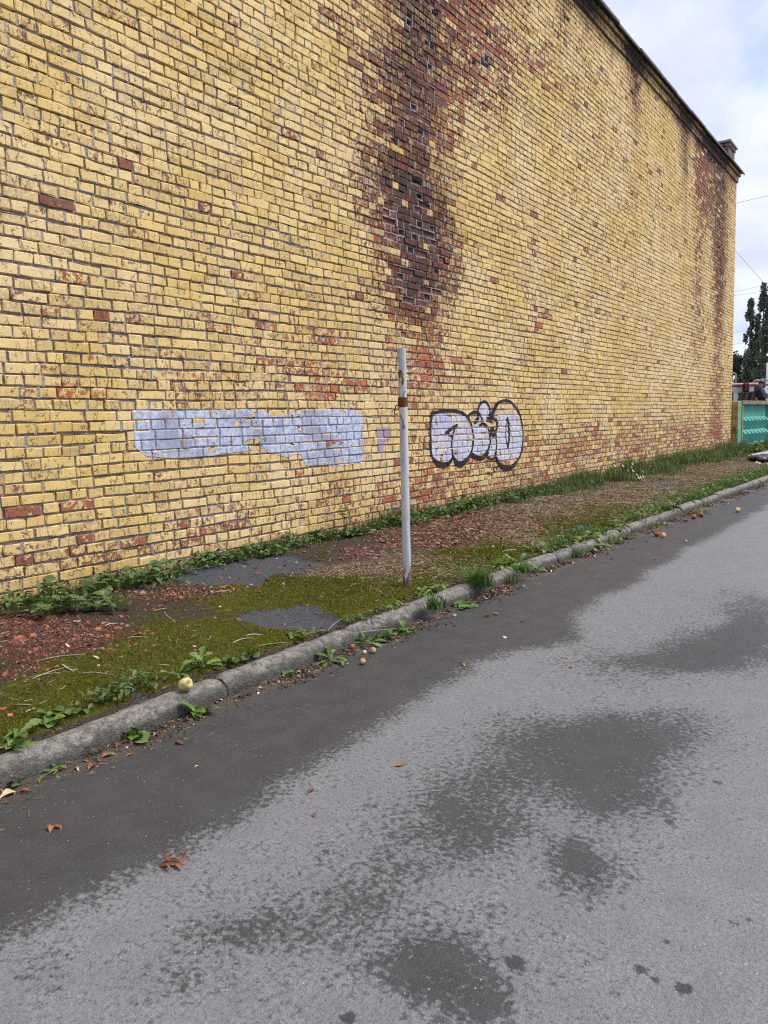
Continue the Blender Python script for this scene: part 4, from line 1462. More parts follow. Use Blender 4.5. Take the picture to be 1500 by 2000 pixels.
def ribbon(mbx, pts, w, r_=.0312):
    for i in range(len(pts) - 1):
        (a, b), (c_, d) = pts[i], pts[i + 1]
        l_ = math.hypot(c_ - a, d - b) or 1e-6
        nx_, nz_ = -(d - b) / l_ * w, (c_ - a) / l_ * w
        mbx.poly([on_pole(a + nx_, b + nz_, r_), on_pole(a - nx_, b - nz_, r_), on_pole(c_ - nx_, d - nz_, r_), on_pole(c_ + nx_, d + nz_, r_)], [(0, 1, 2, 3)])


zs_ = 1.155
three = [(-.006, .026), (.0, .029), (.006, .024), (.004, .016), (-.002, .014), (.005, .011), (.006, .003), (0, -.001), (-.006, .003)]
nine = [(.006, .016), (0, .012), (-.006, .017), (-.005, .026), (.001, .029), (.006, .024), (.006, .012), (.003, .002), (-.004, -.001)]
for nm, gl, off in (('stencil_mark', three, -.012), ('stencil_mark', nine, .004)):
    mb = MB()
    ribbon(mb, [(q[0] + off, zs_ + q[1]) for q in gl], .0016)
    mb.build(nm, M_DARK, pole)


# ------------------------------------------------------------------ leaves and plants
def leaf_geo(kind, L, Wd, a0, a1, fold=0.25, seed=0):
    """one leaf: grows along +X from the origin, arching from angle a0 to a1"""
    r_ = random.Random(seed)
    if kind == 'toothed':
        st_ = [(0, .06), (.12, .10), (.22, .34), (.29, .18), (.38, .55), (.45, .30), (.55, .80), (.62, .48), (.72, 1.0), (.86, .72), (1.0, .0)]
    elif kind == 'broad':
        st_ = [(0, .05), (.16, .07), (.24, .55), (.36, .92), (.52, 1.0), (.70, .82), (.86, .46), (1.0, .0)]
    elif kind == 'lobed':
        st_ = [(0, .05), (.20, .06), (.26, .70), (.36, 1.0), (.44, .74), (.56, .95), (.64, .60), (.78, .62), (.88, .34), (1.0, .0)]
    elif kind == 'blade':
        st_ = [(0, .8), (.35, 1.0), (.7, .7), (1.0, 0.0)]
    else:
        st_ = [(0, .08), (.3, .75), (.6, 1.0), (.85, .6), (1.0, .0)]
    V, F = [], []
    x = z = 0.0
    tp = 0.0
    for t, w in st_:
        a = a0 + (a1 - a0) * t
        x += math.cos(a) * L * (t - tp)
        z += math.sin(a) * L * (t - tp)
        tp = t
        hw = w * Wd * 0.5
        j = 1 + r_.uniform(-.12, .12)
        up = fold * hw
        nx_, nz_ = -math.sin(a), math.cos(a)
        V += [(x + nx_ * up, hw * j, z + nz_ * up), (x, 0.0, z), (x + nx_ * up * (1 + r_.uniform(-.6, .6)), -hw / j, z + nz_ * up)]
    for i in range(len(st_) - 1):
        b = i * 3
        if i == len(st_) - 2:
            F += [(b, b + 1, b + 4), (b + 1, b + 2, b + 4)]
        else:
            F += [(b, b + 1, b + 4, b + 3), (b + 1, b + 2, b + 5, b + 4)]
    return V, F


leaf_lib = {}


def leaf_mesh(kind, mat, var):
    key = (kind, mat.name, var)
    if key not in leaf_lib:
        r_ = random.Random(hash(kind) % 1000 + var)
        a0 = (0.95, 0.75, 0.55, 1.1)[var % 4]
        a1 = (-0.5, -0.35, -0.6, 0.1)[var % 4]
        wd = {'toothed': .30, 'broad': .52, 'lobed': .72, 'round': .85, 'blade': .06}.get(kind, .45)
        V, F = leaf_geo(kind, 1.0, wd, a0, a1, (0.35, .2, .3, .45)[var % 4], var)
        me = bpy.data.meshes.new('leaf')
        me.from_pydata(V, [], F)
        me.materials.append(mat)
        at = me.attributes.new('tone', 'FLOAT', 'POINT')
        at.data.foreach_set('value', np.full(len(V), 0.25 * var, np.float32))
        me.polygons.foreach_set('use_smooth', np.ones(len(me.polygons), bool))
        me.update()
        leaf_lib[key] = me
    return leaf_lib[key]


ORD = 'first second third fourth fifth sixth seventh eighth ninth tenth eleventh twelfth thirteenth fourteenth fifteenth sixteenth'.split()


def plant(name, label, loc, kind, size, n, mat, cat='weed', group=None, split=True, seed=0, flat=0.0, spread=0.03, rise=0.0):
    """a weed: its leaves spring from the root in a rosette; split gives each leaf its own object"""
    r_ = random.Random(seed + 1000)
    root = None
    size = size * 1.12
    n = int(n * 1.25)
    mats, datas = [], []
    stems = MB()
    for k in range(n):
        az = 2 * math.pi * (k * 0.382 + r_.uniform(-.05, .05))
        s_ = size * r_.uniform(.55, 1.08) * (1.0 if k > n * .3 else .85)
        me = leaf_mesh(kind, mat, r_.randrange(4))
        tilt = r_.uniform(-.30, .30) - flat
        bx_, by_, bz_ = r_.uniform(-1, 1) * spread, r_.uniform(-1, 1) * spread, r_.uniform(0, .35) * spread + .001 + rise * r_.random() ** 1.3
        if rise > 0 and bz_ > .03:
            stems.tube([(bx_ * .3, by_ * .3, 0), (bx_ * .8, by_ * .8, bz_ * .6), (bx_, by_, bz_ + .002)], [.0022, .0018, .0014], 4, False)
        M = Matrix.Translation((bx_, by_, bz_)) @ Matrix.Rotation(az, 4, 'Z') @ \
            Matrix.Rotation(-tilt, 4, 'Y') @ Matrix.Rotation(r_.uniform(-.5, .5), 4, 'X') @ Matrix.Diagonal((s_, s_ * r_.uniform(.8, 1.2), s_, 1))
        mats.append(M)
        datas.append(me)
    if split:
        root = empty(name, loc)
        for M, me in zip(mats, datas):
            o = bpy.data.objects.new('leaf', me)
            link(o, root)
            o.matrix_local = M
        if stems.v:
            stems.build('stems', mat, root)
    else:
        V, F, tn = [], [], []
        for M, me in zip(mats, datas):
            b = len(V)
            A3 = np.array(M)
            co = np.empty(len(me.vertices) * 3, np.float32)
            me.vertices.foreach_get('co', co)
            co = co.reshape(-1, 3) @ A3[:3, :3].T + A3[:3, 3]
            V += [tuple(q) for q in co]
            F += [tuple(b + i for i in p_.vertices) for p_ in me.polygons]
            tn += [r_.random()] * len(co)
        me = bpy.data.meshes.new(name)
        me.from_pydata(V, [], F)
        me.materials.append(mat)
        at = me.attributes.new('tone', 'FLOAT', 'POINT')
        at.data.foreach_set('value', np.array(tn, np.float32))
        me.polygons.foreach_set('use_smooth', np.ones(len(me.polygons), bool))
        me.update()
        root = obj(name, me, None, loc)
    tag(root, label, cat, group)
    return root


def blades(n, xy, h, w, bend, zf, seed, seg=3):
    """many grass blades as one mesh: xy (n,2) feet, h heights"""
    r_ = np.random.default_rng(seed)
    az = r_.uniform(0, 2 * math.pi, n)
    dirx, diry = np.cos(az), np.sin(az)
    sx, sy = -diry, dirx
    z0 = zf(xy[:, 0], xy[:, 1]) - 0.004
    bd = bend * r_.uniform(.2, 1.2, n)
    V = []
    tw = r_.uniform(-.6, .6, n)
    for k in range(seg + 1):
        t = k / seg
        off = h * bd * t * t
        zz = z0 + h * (t - 0.35 * bd * t * t)
        ww = w * (1 - t ** 1.6) * .5 + 0.0002
        cx_ = xy[:, 0] + dirx * off
        cy_ = xy[:, 1] + diry * off
        V.append(np.stack([cx_ + sx * ww, cy_ + sy * ww, zz], -1))
        V.append(np.stack([cx_ - sx * ww, cy_ - sy * ww, zz], -1))
    V = np.stack(V, 1)
    m = 2 * (seg + 1)
    q = np.array([(2 * k, 2 * k + 1, 2 * k + 3, 2 * k + 2) for k in range(seg)])
    Q = (q[None] + (np.arange(n) * m)[:, None, None]).reshape(-1, 4)
    tone = np.repeat(r_.random(n), m)
    return V.reshape(-1, 3), Q, tone


def tuft(name, label, loc, n, h, mat, spread, bend, seed, cat='grass tuft', group=None, w=.006):
    r_ = np.random.default_rng(seed)
    xy = r_.normal(0, spread, (n, 2))
    hh = h * r_.uniform(.5, 1.1, n)
    V, Q, tn = blades(n, xy, hh, w, bend, lambda a, b: 0 * a, seed, 4)
    o = obj(name, mesh_np(name, V, Q, None, mat, {'tone': tn}, True), None, loc)
    tag(o, label, cat, group)
    return o


def at_verge(u, v):
    x, y = G(u, v, .115)
    x, y = G(u, v, vz(x, y))
    return (x, y, vz(x, y))


def at_road(u, v):
    x, y = G(u, v, .008)
    z = float(road_z(x, y)) + 0.012 * max(0, min(1, 1 - (float(kerb_y(x)) - y) / .16)) * .6
    return (x, y, z)


# --- weeds along the back of the kerb (on the verge)
KW_GRP = None
plant('dandelion', 'broad fresh dandelion rosette on the kerb at the left picture edge', at_verge(22, 1462), 'toothed', .135, 14, M_WEEDB, seed=1)
plant('chickweed', 'low small-leaved weed behind the kerb right of the leftmost dandelion', at_verge(92, 1412), 'round', .052, 16, M_WEEDB, seed=2, spread=.05)
plant('chickweed', 'low small-leaved weed on the moss edge above the leftmost kerb stone', at_verge(140, 1395), 'round', .05, 14, M_WEED, seed=3, spread=.045)
plant('yarrow_weed', 'feathery dense weed hanging over the kerb left of the apple, left end', at_verge(205, 1378), 'toothed', .062, 30, M_WEED, seed=4, spread=.07, rise=.03)
plant('yarrow_weed', 'feathery dense weed hanging over the kerb left of the apple, middle clump', at_verge(245, 1362), 'toothed', .066, 34, M_WEED, seed=5, spread=.07, rise=.035)
plant('yarrow_weed', 'feathery dense weed hanging over the kerb left of the apple, right end', at_verge(285, 1348), 'toothed', .058, 28, M_WEED, seed=6, spread=.07, rise=.03)
plant('dandelion', 'upright bright dandelion right behind the yellow apple', at_verge(392, 1312), 'toothed', .13, 16, M_WEEDB, seed=7, spread=.03)
plant('dandelion', 'thin ragged weed just left of the yellow apple', at_verge(338, 1330), 'toothed', .075, 9, M_WEED, seed=8)
plant('chickweed', 'small grey-green weed behind the kerb joint', at_verge(452, 1302), 'round', .055, 10, M_WEED, seed=9)
plant('chickweed', 'small weed behind the kerb just right of the kerb joint', at_verge(482, 1290), 'round', .055, 9, M_WEED, seed=10)
plant('dandelion', 'small dandelion on the kerb back edge below the asphalt patch', at_verge(608, 1242), 'toothed', .075, 11, M_WEEDB, seed=11)
plant('chickweed', 'trailing small-leaved weed on the kerb left of the small dandelion', at_verge(575, 1255), 'round', .045, 12, M_WEED, seed=12, spread=.05)
tuft('grass_tuft', 'fine pale grass tuft behind the kerb below the pole, left one', at_verge(690, 1218), 60, .085, M_WEEDB, .035, .9, 13)
plant('dandelion', 'blue-green weed with pale leaves leaning on the kerb below the pole', at_verge(717, 1214), 'toothed', .085, 9, M_WEED, seed=14)
tuft('grass_tuft', 'small grass tuft behind the kerb just left of the pole foot', at_verge(757, 1196), 50, .085, M_WEEDB, .03, .9, 15)
plant('dandelion', 'leafy weed behind the kerb right below the pole foot', at_verge(782, 1190), 'toothed', .085, 12, M_WEEDB, seed=16)
plant('dandelion', 'leafy weed behind the kerb right of the pole foot', at_verge(826, 1165), 'toothed', .10, 13, M_WEEDB, seed=17)
plant('dandelion', 'leafy weed behind the kerb between the pole and the bright tuft', at_verge(858, 1158), 'broad', .08, 12, M_WEEDB, seed=18)
tuft('grass_tuft', 'large bright green grass tuft drooping over the kerb', at_verge(936, 1144), 320, .20, M_TUFT, .045, 1.15, 19, w=.0065)
tuft('grass_tuft', 'bright grass tuft spilling down the kerb face right of the pole', at_verge(848, 1188), 130, .14, M_TUFT, .026, 1.1, 20, w=.006)
plant('dandelion', 'bright leafy weed clump just right of the large grass tuft', at_verge(985, 1112), 'toothed', .14, 20, M_WEEDB, seed=21, spread=.06, split=False)
plant('dandelion', 'bright leafy weed clump second right of the large grass tuft', at_verge(1010, 1106), 'toothed', .12, 18, M_WEEDB, seed=22, spread=.06, split=False)
tuft('grass_tuft', 'grass tuft growing over the kerb third right of the large tuft', at_verge(1022, 1118), 90, .13, M_TUFT, .03, 1.0, 23)
far_kerb = [(1050, 1083), (1072, 1078), (1092, 1070), (1118, 1060), (1150, 1052), (1172, 1046), (1196, 1036), (1212, 1030), (1236, 1020), (1256, 1012),
            (1276, 1004), (1296, 998), (1316, 992), (1336, 984), (1356, 977), (1376, 968), (1396, 960), (1420, 950), (1445, 942), (1470, 932)]
for k, (u, v) in enumerate(far_kerb):
    sz_ = .12 + .03 * ((k * 7) % 5) / 5
    if k % 3 == 2:
        tuft('grass_tuft', '%s grass tuft among the weeds of the far kerb, counted away' % ORD[k // 3], at_verge(u, v), 110, sz_ * 1.1, M_TUFT, .06, .9, 40 + k, group='grass tufts along the far kerb', w=.008)
    else:
        plant('dandelion', '%s leafy weed behind the kerb beyond the large bright tuft, counted away' % ORD[k - k // 3], at_verge(u, v), 'toothed', sz_ * 1.05, 18, M_WEEDB, seed=40 + k, spread=.08, split=False, group='weeds along the far kerb')

# --- weeds in the gutter
plant('dandelion', 'small seedling with spread leaves in the gutter at lower left', at_road(98, 1508), 'toothed', .072, 7, M_WEEDB, seed=61, flat=.3)
plant('chickweed', 'tiny weed in the gutter beside the leftmost leaf litter', at_road(22, 1535), 'round', .035, 8, M_WEED, seed=62)
plant('chickweed', 'tiny feathery weed among orange leaves in the gutter', at_road(183, 1478), 'toothed', .05, 10, M_WEED, seed=63)
plant('clover', 'clover-like weed with round leaves in the gutter below the feathery weeds', at_road(262, 1440), 'round', .062, 15, M_WEEDB, seed=64, spread=.045)
plant('dandelion', 'low weed in the gutter right under the yellow apple', at_road(385, 1392), 'lobed', .075, 13, M_WEEDB, seed=65, spread=.04)
plant('dandelion', 'flat toothed dandelion at the kerb foot, left of the fallen nuts', at_road(645, 1290), 'toothed', .115, 11, M_WEEDB, seed=66, flat=.15)
plant('chickweed', 'single small seedling at the kerb foot left of the flat dandelion', at_road(562, 1318), 'round', .04, 6, M_WEEDB, seed=67)
plant('dandelion', 'upright toothed dandelion at the kerb foot beside the fallen nuts', at_road(712, 1258), 'toothed', .115, 13, M_WEEDB, seed=68)
plant('chickweed', 'small-leaved weed at the kerb foot among pink leaves, left one', at_road(752, 1243), 'round', .06, 14, M_WEED, seed=69, spread=.05)
plant('chickweed', 'small-leaved weed at the kerb foot among pink leaves, right one', at_road(790, 1232), 'round', .06, 14, M_WEEDB, seed=70, spread=.05)
tuft('grass_tuft', 'yellowish grass tuft at the kerb foot below the pole', at_road(790, 1212), 50, .10, M_GRASS, .022, .9, 71)
plant('chickweed', 'low weed at the kerb foot under the bright spilling tuft', at_road(905, 1185), 'round', .055, 16, M_WEEDB, seed=72, spread=.06, split=False)
tuft('grass_tuft', 'grass tuft at the kerb foot right of the large bright tuft', at_road(1000, 1140), 70, .10, M_GRASS, .03, 1.0, 73)
plant('dandelion', 'dark green weed at the kerb foot third from the large tuft', at_road(1040, 1118), 'broad', .08, 16, M_WEEDB, seed=74, spread=.05, split=False)
tuft('grass_tuft', 'drooping grass tuft at the kerb foot beside pale leaves', at_road(1118, 1088), 120, .15, M_TUFT, .04, 1.2, 75, w=.007)
for k, (u, v) in enumerate([(1148, 1078), (1176, 1070), (1196, 1062), (1222, 1052), (1290, 1028), (1360, 1004), (1375, 1000)]):
    plant('dandelion', '%s green weed in the far gutter, counted away from the large tuft' % ORD[k], at_road(u, v), 'toothed', .12, 14, M_WEEDB, seed=80 + k, spread=.07, split=False, flat=.2, group='weeds in the far gutter')

def merge_stuff(objs, name, label, mat):
    """a strip of weeds that nobody could count: one mass"""
    V, F, tn, b = [], [], [], 0
    for o in objs:
        me = o.data
        co = np.empty(len(me.vertices) * 3, np.float32)
        me.vertices.foreach_get('co', co)
        V.append(co.reshape(-1, 3) + np.array(o.location))
        F += [tuple(b + i for i in p_.vertices) for p_ in me.polygons]
        t = np.empty(len(me.vertices), np.float32)
        me.attributes['tone'].data.foreach_get('value', t)
        tn.append(t)
        b += len(me.vertices)
        bpy.data.objects.remove(o)
    me = bpy.data.meshes.new(name)
    me.from_pydata([tuple(q) for q in np.concatenate(V)], [], F)
    me.materials.append(mat)
    at = me.attributes.new('tone', 'FLOAT', 'POINT')
    at.data.foreach_set('value', np.concatenate(tn))
    me.polygons.foreach_set('use_smooth', np.ones(len(me.polygons), bool))
    me.update()
    tag(obj(name, me), label, 'weeds', kind='stuff')


# --- broadleaf weeds at the foot of the wall
wall_weeds = [(14, 1196, .16), (40, 1204, .16), (66, 1190, .20), (92, 1205, .18), (112, 1178, .22), (138, 1196, .20), (160, 1172, .22), (182, 1192, .20),
              (206, 1160, .22), (216, 1192, .17), (238, 1155, .20), (262, 1150, .18), (292, 1142, .20), (322, 1136, .20), (332, 1150, .15), (352, 1124, .17)]
for k, (u, v, s_) in enumerate(wall_weeds):
    x, y = G(u, v, .16)
    y = min(y, 4.93)
    plant('burdock_weed', '%s large-leaved weed from the left picture edge, at the yellow wall foot' % ORD[k], (x, y, vz(x, y)), ('lobed', 'broad', 'toothed', 'lobed')[k % 4], s_ * .48, 17, M_WEED,
          seed=100 + k, spread=.10, rise=.085, group='broadleaf weeds at the left wall foot')
r_ = random.Random(8)
strip = []
for k in range(46):
    u = 375 + k * 9.5 + r_.uniform(-6, 6)
    x, y = G(u, 1180 - .213 * u + 14 + r_.uniform(-6, 6), .17)
    y = max(min(y, 4.95), 4.70)
    strip.append(plant('dandelion', 'small weed', (x, y, vz(x, y)), ('toothed', 'broad', 'lobed')[k % 3], r_.uniform(.05, .09), 14, M_WEED, seed=130 + k, spread=.06, rise=.07,
          split=False))
merge_stuff(strip, 'wall_foot_weeds', 'strip of small ragged weeds at the wall foot left of the pole', M_WEED)
x, y = W(655, 1050)[0], 4.86
z_m = vz(x, y)
mal = plant('mallow_weed', 'taller weed with round leaves on upright stalks against the wall, left of the pole', (x, y, vz(x, y)), 'round', .10, 12, M_WEED, seed=160, spread=.08, flat=-.3)
for k in range(5):
    mb = MB()
    a = k * 1.3
    h_ = .18 + .035 * k
    tip = (0.05 * math.cos(a), .03 * math.sin(a), h_)
    mb.tube([(0, 0, 0), (tip[0] * .4, tip[1] * .4, h_ * .55), tip], [.003, .0025, .0015], 5)
    mb.build('stalk', M_WEED, mal)
    for q in range(3):
        o = bpy.data.objects.new('leaf', leaf_mesh('round', M_WEED, q))
        link(o, mal)
        o.matrix_local = Matrix.Translation(tip) @ Matrix.Rotation(a + q * 2.1, 4, 'Z') @ Matrix.Diagonal((.065, .065, .065, 1))
strip = []
for k in range(60):
    u = 740 + k * 5.2 + r_.uniform(-5, 5)
    x = W(u, 1180 - .213 * u)[0]
    y = 4.95 - abs(r_.gauss(0, .12))
    strip.append(plant('dandelion', 'weed', (x, y, vz(x, y)), ('toothed', 'broad')[k % 2], r_.uniform(.06, .11), 15, M_WEED, seed=200 + k, spread=.08, rise=.10,
          split=False))
merge_stuff(strip, 'wall_foot_weeds', 'strip of leafy weeds at the wall foot between pole and tall grass', M_WEED)

# --- grass masses along the wall
r2 = np.random.default_rng(77)


def grass_mass(name, label, x0, x1, n, hfun, depth, mat, w, seed, bend=.7):
    x = r2.uniform(x0, x1, n)
    d = np.abs(r2.normal(0, 1, n)) * depth(x)
    y = WALL_Y - 0.03 - d
    keep = (fbm(x * 1.1, y * 1.6, seed, 3) + 0.45 - d * .35 > r2.uniform(-.2, .55, n)) & (y > kerb_y(x) + .5)
    x, y, d = x[keep], y[keep], d[keep]
    h = hfun(x) * r2.uniform(.4, 1.05, len(x)) * np.clip(1.15 - d / (2.6 * depth(x)), .25, 1) * (1 + .35 * fbm(x * 1.3, y * 2, seed + 3, 3))
    V, Q, tn = blades(len(x), np.stack([x, y], -1), h, w, bend, vz, seed, 3)
    o = obj(name, mesh_np(name, V, Q, None, mat, {'tone': tn}, True))
    tag(o, label, 'grass', kind='stuff')


grass_mass('wall_grass', 'tall green grass along the far stretch of the wall foot', 9.5, 26.0, 15000, lambda x: .18 + .26 * np.clip((x - 10) / 5, 0, 1), lambda x: .14 + .26 * np.clip((x - 10) / 4, 0, 1),
           M_GRASS, .013, 301)
x = r2.uniform(6.5, 25, 5200)
y = r2.uniform(3.2, 4.6, len(x))
kp = fbm(x * 1.2, y * 2.0, 315, 4) > .12
x, y = x[kp], y[kp]
V, Q, tn = blades(len(x), np.stack([x, y], -1), r2.uniform(.02, .06, len(x)), .009, .9, vz, 316, 3)
tag(obj('sparse_grass', mesh_np('sparse_grass', V, Q, None, M_GRASS, {'tone': tn}, True)), 'sparse short grass on the dry far verge', 'grass', kind='stuff')
grass_mass('wall_grass', 'thin grass blades among the weeds at the left wall foot', 2.0, 5.4, 2600, lambda x: .11 + .04 * np.sin(x * 4), lambda x: .09 + 0 * x, M_GRASS, .006, 308)
grass_mass('wall_grass', 'thin short grass along the middle stretch of the wall foot', 5.4, 10.5, 5200, lambda x: .15 + .05 * np.sin(x * 3), lambda x: .10 + 0 * x, M_GRASS, .007, 305)
# short grass between the far kerb and the dry strip
x = r2.uniform(6.5, 26, 9000)
y = kerb_y(x) + KW + np.abs(r2.normal(0, .22, len(x)))
kp = fbm(x * 1.5, y * 2.5, 311, 3) > -.05 - .3 * np.clip((x - 9) / 4, 0, 1)
x, y = x[kp], y[kp]
V, Q, tn = blades(len(x), np.stack([x, y], -1), r2.uniform(.03, .085, len(x)) * (1 + .3 * np.clip((x - 10) / 6, 0, 1)), .010, .9, vz, 312, 3)
tag(obj('kerb_grass', mesh_np('kerb_grass', V, Q, None, M_TUFT, {'tone': tn}, True)), 'short green grass fringe behind the far kerb', 'grass', kind='stuff')

# --- moss: a velvet of tiny blades
n = 240000
x = 1.15 + (10.5 - 1.15) * r2.random(n) ** 1.7
y = r2.uniform(2.86, 4.9, n)
mo, rub, st, asp = verge_attr(x, y)
dens = mo + .55 * fbm(x * 5, y * 5, 321, 4) + .3 * fbm(x * 22, y * 22, 322, 2)
kp = dens > .50
x, y, dens = x[kp], y[kp], dens[kp]
far = np.clip(x / 3.5, .8, 2.2)
h = (0.006 + .008 * r2.random(len(x)) * np.clip(dens, .5, 1.4)) * far ** .5
az = r2.uniform(0, 2 * math.pi, len(x))
w_ = (.0022 + .0016 * r2.random(len(x))) * far
z0 = vz(x, y) - .003
lean = r2.normal(0, .5, (2, len(x))) * h
V = np.stack([np.stack([x + np.cos(az) * w_, y + np.sin(az) * w_, z0], -1), np.stack([x - np.cos(az) * w_, y - np.sin(az) * w_, z0], -1),
              np.stack([x + lean[0], y + lean[1], z0 + h + .003], -1)], 1)
T = np.arange(len(x) * 3).reshape(-1, 3)
tn = np.repeat(np.clip(.5 + .6 * fbm(x * 6, y * 6, 323, 3) + r2.normal(0, .15, len(x)), 0.02, .98), 3)
tag(obj('moss', mesh_np('moss', V.reshape(-1, 3), None, T, M_MOSS, {'tone': tn})), 'olive green moss carpet over the old pavement', 'moss', kind='stuff')


# --- dry straw and needles
def straw_mass(name, label, n, pick, mat, Ls, w, seed):
    r3 = np.random.default_rng(seed)
    x = 1.15 + (22 - 1.15) * r3.random(n) ** 1.9
    y = r3.uniform(2.9, 4.9, n)
    a = verge_attr(x, y)
    kp = pick(a, x, y, r3)
    x, y = x[kp], y[kp]
    n = len(x)
    L = r3.uniform(Ls[0], Ls[1], n) * np.clip(x / 4, .8, 2.5)
    az = r3.uniform(0, math.pi * 2, n)
    ww = w * np.clip(x / 3.5, .8, 2.6)
    z = vz(x, y)
    dx, dy = np.cos(az), np.sin(az)
    bow = r3.normal(0, .12, n) * L
    V = []
    up = r3.uniform(.001, .007, n)
    for k, t in enumerate((-.5, 0, .5)):
        cx_ = x + dx * L * t - dy * bow * (1 - 4 * t * t)
        cy_ = y + dy * L * t + dx * bow * (1 - 4 * t * t)
        zz = z + up + r3.normal(0, .003, n) + .004 * (t == 0)
        V.append(np.stack([cx_ - dy * ww, cy_ + dx * ww, zz], -1))
        V.append(np.stack([cx_ + dy * ww, cy_ - dx * ww, zz + r3.normal(0, .001, n)], -1))
    V = np.stack(V, 1)
    q = np.array([(0, 1, 3, 2), (2, 3, 5, 4)])
    Q = (q[None] + (np.arange(n) * 6)[:, None, None]).reshape(-1, 4)
    tag(obj(name, mesh_np(name, V.reshape(-1, 3), Q, None, mat, {'tone': np.repeat(r3.random(n), 6)})), label, 'straw', kind='stuff')


straw_mass('dry_straw', 'pale dry straw scattered over moss and soil', 12000, lambda a, x, y, r3: (a[2] - .25 * a[0] + .05 > r3.uniform(0, 1.3, len(x))) | (r3.random(len(x)) < .045), M_STRAW, (.02, .08), .0015, 331)
straw_mass('dry_needles', 'brown dry needles matted round the pole foot and along the verge', 70000, lambda a, x, y, r3: a[2] - .35 * a[0] + .03 > r3.uniform(0.05, 1.0, len(x)), M_STRAWD, (.018, .06), .0017, 332)


# --- brick rubble
def chip_block(x, y, z, s, seed, flat=.38):
    """irregular flat shards: five-sided prisms"""
    r3 = np.random.default_rng(seed)
    n = len(x)
    k = 5
    base_a = np.arange(k) * 2 * math.pi / k
    a = base_a[None] + r3.uniform(-.5, .5, (n, k)) + r3.uniform(0, 6.28, (n, 1))
    rad = s[:, None] * r3.uniform(.5, 1.1, (n, k))
    el = r3.uniform(.5, 1.0, (n, 1))
    az = r3.uniform(0, 6.28, (n, 1))
    lx_ = np.cos(a) * rad
    ly_ = np.sin(a) * rad * el
    th = s[:, None] * flat * r3.uniform(.4, 1.1, (n, 1))
    tx, ty = r3.normal(0, .28, (n, 1)), r3.normal(0, .28, (n, 1))
    out = []
    for sgn, sh in ((0, 1.0), (1, .82)):
        px_ = lx_ * sh
        py_ = ly_ * sh
        pz_ = sgn * th + tx * px_ + ty * py_ + r3.normal(0, .06, (n, k)) * s[:, None]
        X_ = x[:, None] + px_ * np.cos(az) - py_ * np.sin(az)
        Y_ = y[:, None] + px_ * np.sin(az) + py_ * np.cos(az)
        out.append(np.stack([X_, Y_, z[:, None] + pz_], -1))
    V = np.concatenate(out, 1)                     # n, 10, 3
    q = np.array([(i, (i + 1) % 5, 5 + (i + 1) % 5, 5 + i) for i in range(5)])
    t = np.array([(5, 6, 7), (5, 7, 8), (5, 8, 9)])
    Q = (q[None] + (np.arange(n) * 10)[:, None, None]).reshape(-1, 4)
    T = (t[None] + (np.arange(n) * 10)[:, None, None]).reshape(-1, 3)
    return V, Q, T, q, t


n = 40000
x = 1.1 + (9 - 1.1) * r2.random(n) ** 1.6
y = r2.uniform(2.95, 4.85, n)
mo, rub, st, asp = verge_attr(x, y)
kp = (rub + .2 * fbm(x * 4, y * 4, 341, 3) > r2.uniform(.15, 1.1, n)) | (r2.random(n) < .022)
x, y = x[kp], y[kp]
s = r2.gamma(2.2, .0040, len(x)) * np.clip(x / 2.6, .8, 2.0)
s = np.clip(s, .003, .03)
V, Q, T, _, _ = chip_block(x, y, vz(x, y) + .001, s, 342)
tag(obj('brick_rubble', mesh_np('brick_rubble', V.reshape(-1, 3), Q, T, M_CHIPD, {'tone': np.repeat(r2.random(len(x)), 10)})), 'red brick crumbs and shards strewn over the verge', 'rubble', kind='stuff')
chip_px = [(35, 1245, .05), (60, 1240, .034), (120, 1238, .03), (28, 1258, .03), (210, 1243, .03), (150, 1248, .024), (195, 1232, .022), (300, 1262, .016), (268, 1273, .018),
           (285, 1272, .014), (175, 1210, .02), (230, 1228, .026), (110, 1300, .02), (92, 1310, .02), (10, 1320, .03), (5, 1386, .022), (70, 1268, .026), (330, 1252, .016),
           (478, 1225, .020), (600, 1188, .018), (622, 1200, .018), (512, 1192, .014), (555, 1222, .014), (566, 1218, .014), (518, 1144, .024), (506, 1156, .032), (400, 1163, .02),
           (440, 1162, .02), (447, 1153, .02), (478, 1152, .016), (250, 1205, .022), (352, 1168, .024), (372, 1160, .020), (300, 1186, .022), (402, 1148, .02), (905, 1062, .026), (912, 1058, .022),
           (900, 1066, .018), (870, 1050, .02), (930, 1040, .022), (958, 1030, .024), (845, 1045, .02), (820, 1062, .02), (985, 1012, .022), (1000, 1008, .02), (765, 1070, .02), (690, 1090, .016), (420, 1210, .014),
           (20, 1400, .02), (340, 1215, .016), (268, 1243, .03), (90, 1225, .026), (140, 1268, .022), (45, 1290, .02), (180, 1280, .018), (205, 1300, .014)]
for k, (u, v, s_) in enumerate(chip_px):
    p = at_verge(u, v)
    V, Q, T, q, t = chip_block(np.array([0.]), np.array([0.]), np.array([0.]), np.array([s_]), 400 + k, .5)
    o = obj('brick_fragment', mesh_np('brick_fragment', V.reshape(-1, 3), q, t, M_CHIP), None, (p[0], p[1], p[2] + .001))
    if v > 1170 and u < 360:
        tag(o, 'broken red brick fragment lying in the rubble and moss at left', 'brick fragment', 'brick fragments in the left rubble')
    elif u < 720:
        tag(o, 'orange brick fragment lying round the bare asphalt patches', 'brick fragment', 'brick fragments by the asphalt patches')
    else:
        tag(o, 'orange brick fragment in the rubble strip right of the pole', 'brick fragment', 'brick fragments right of the pole')

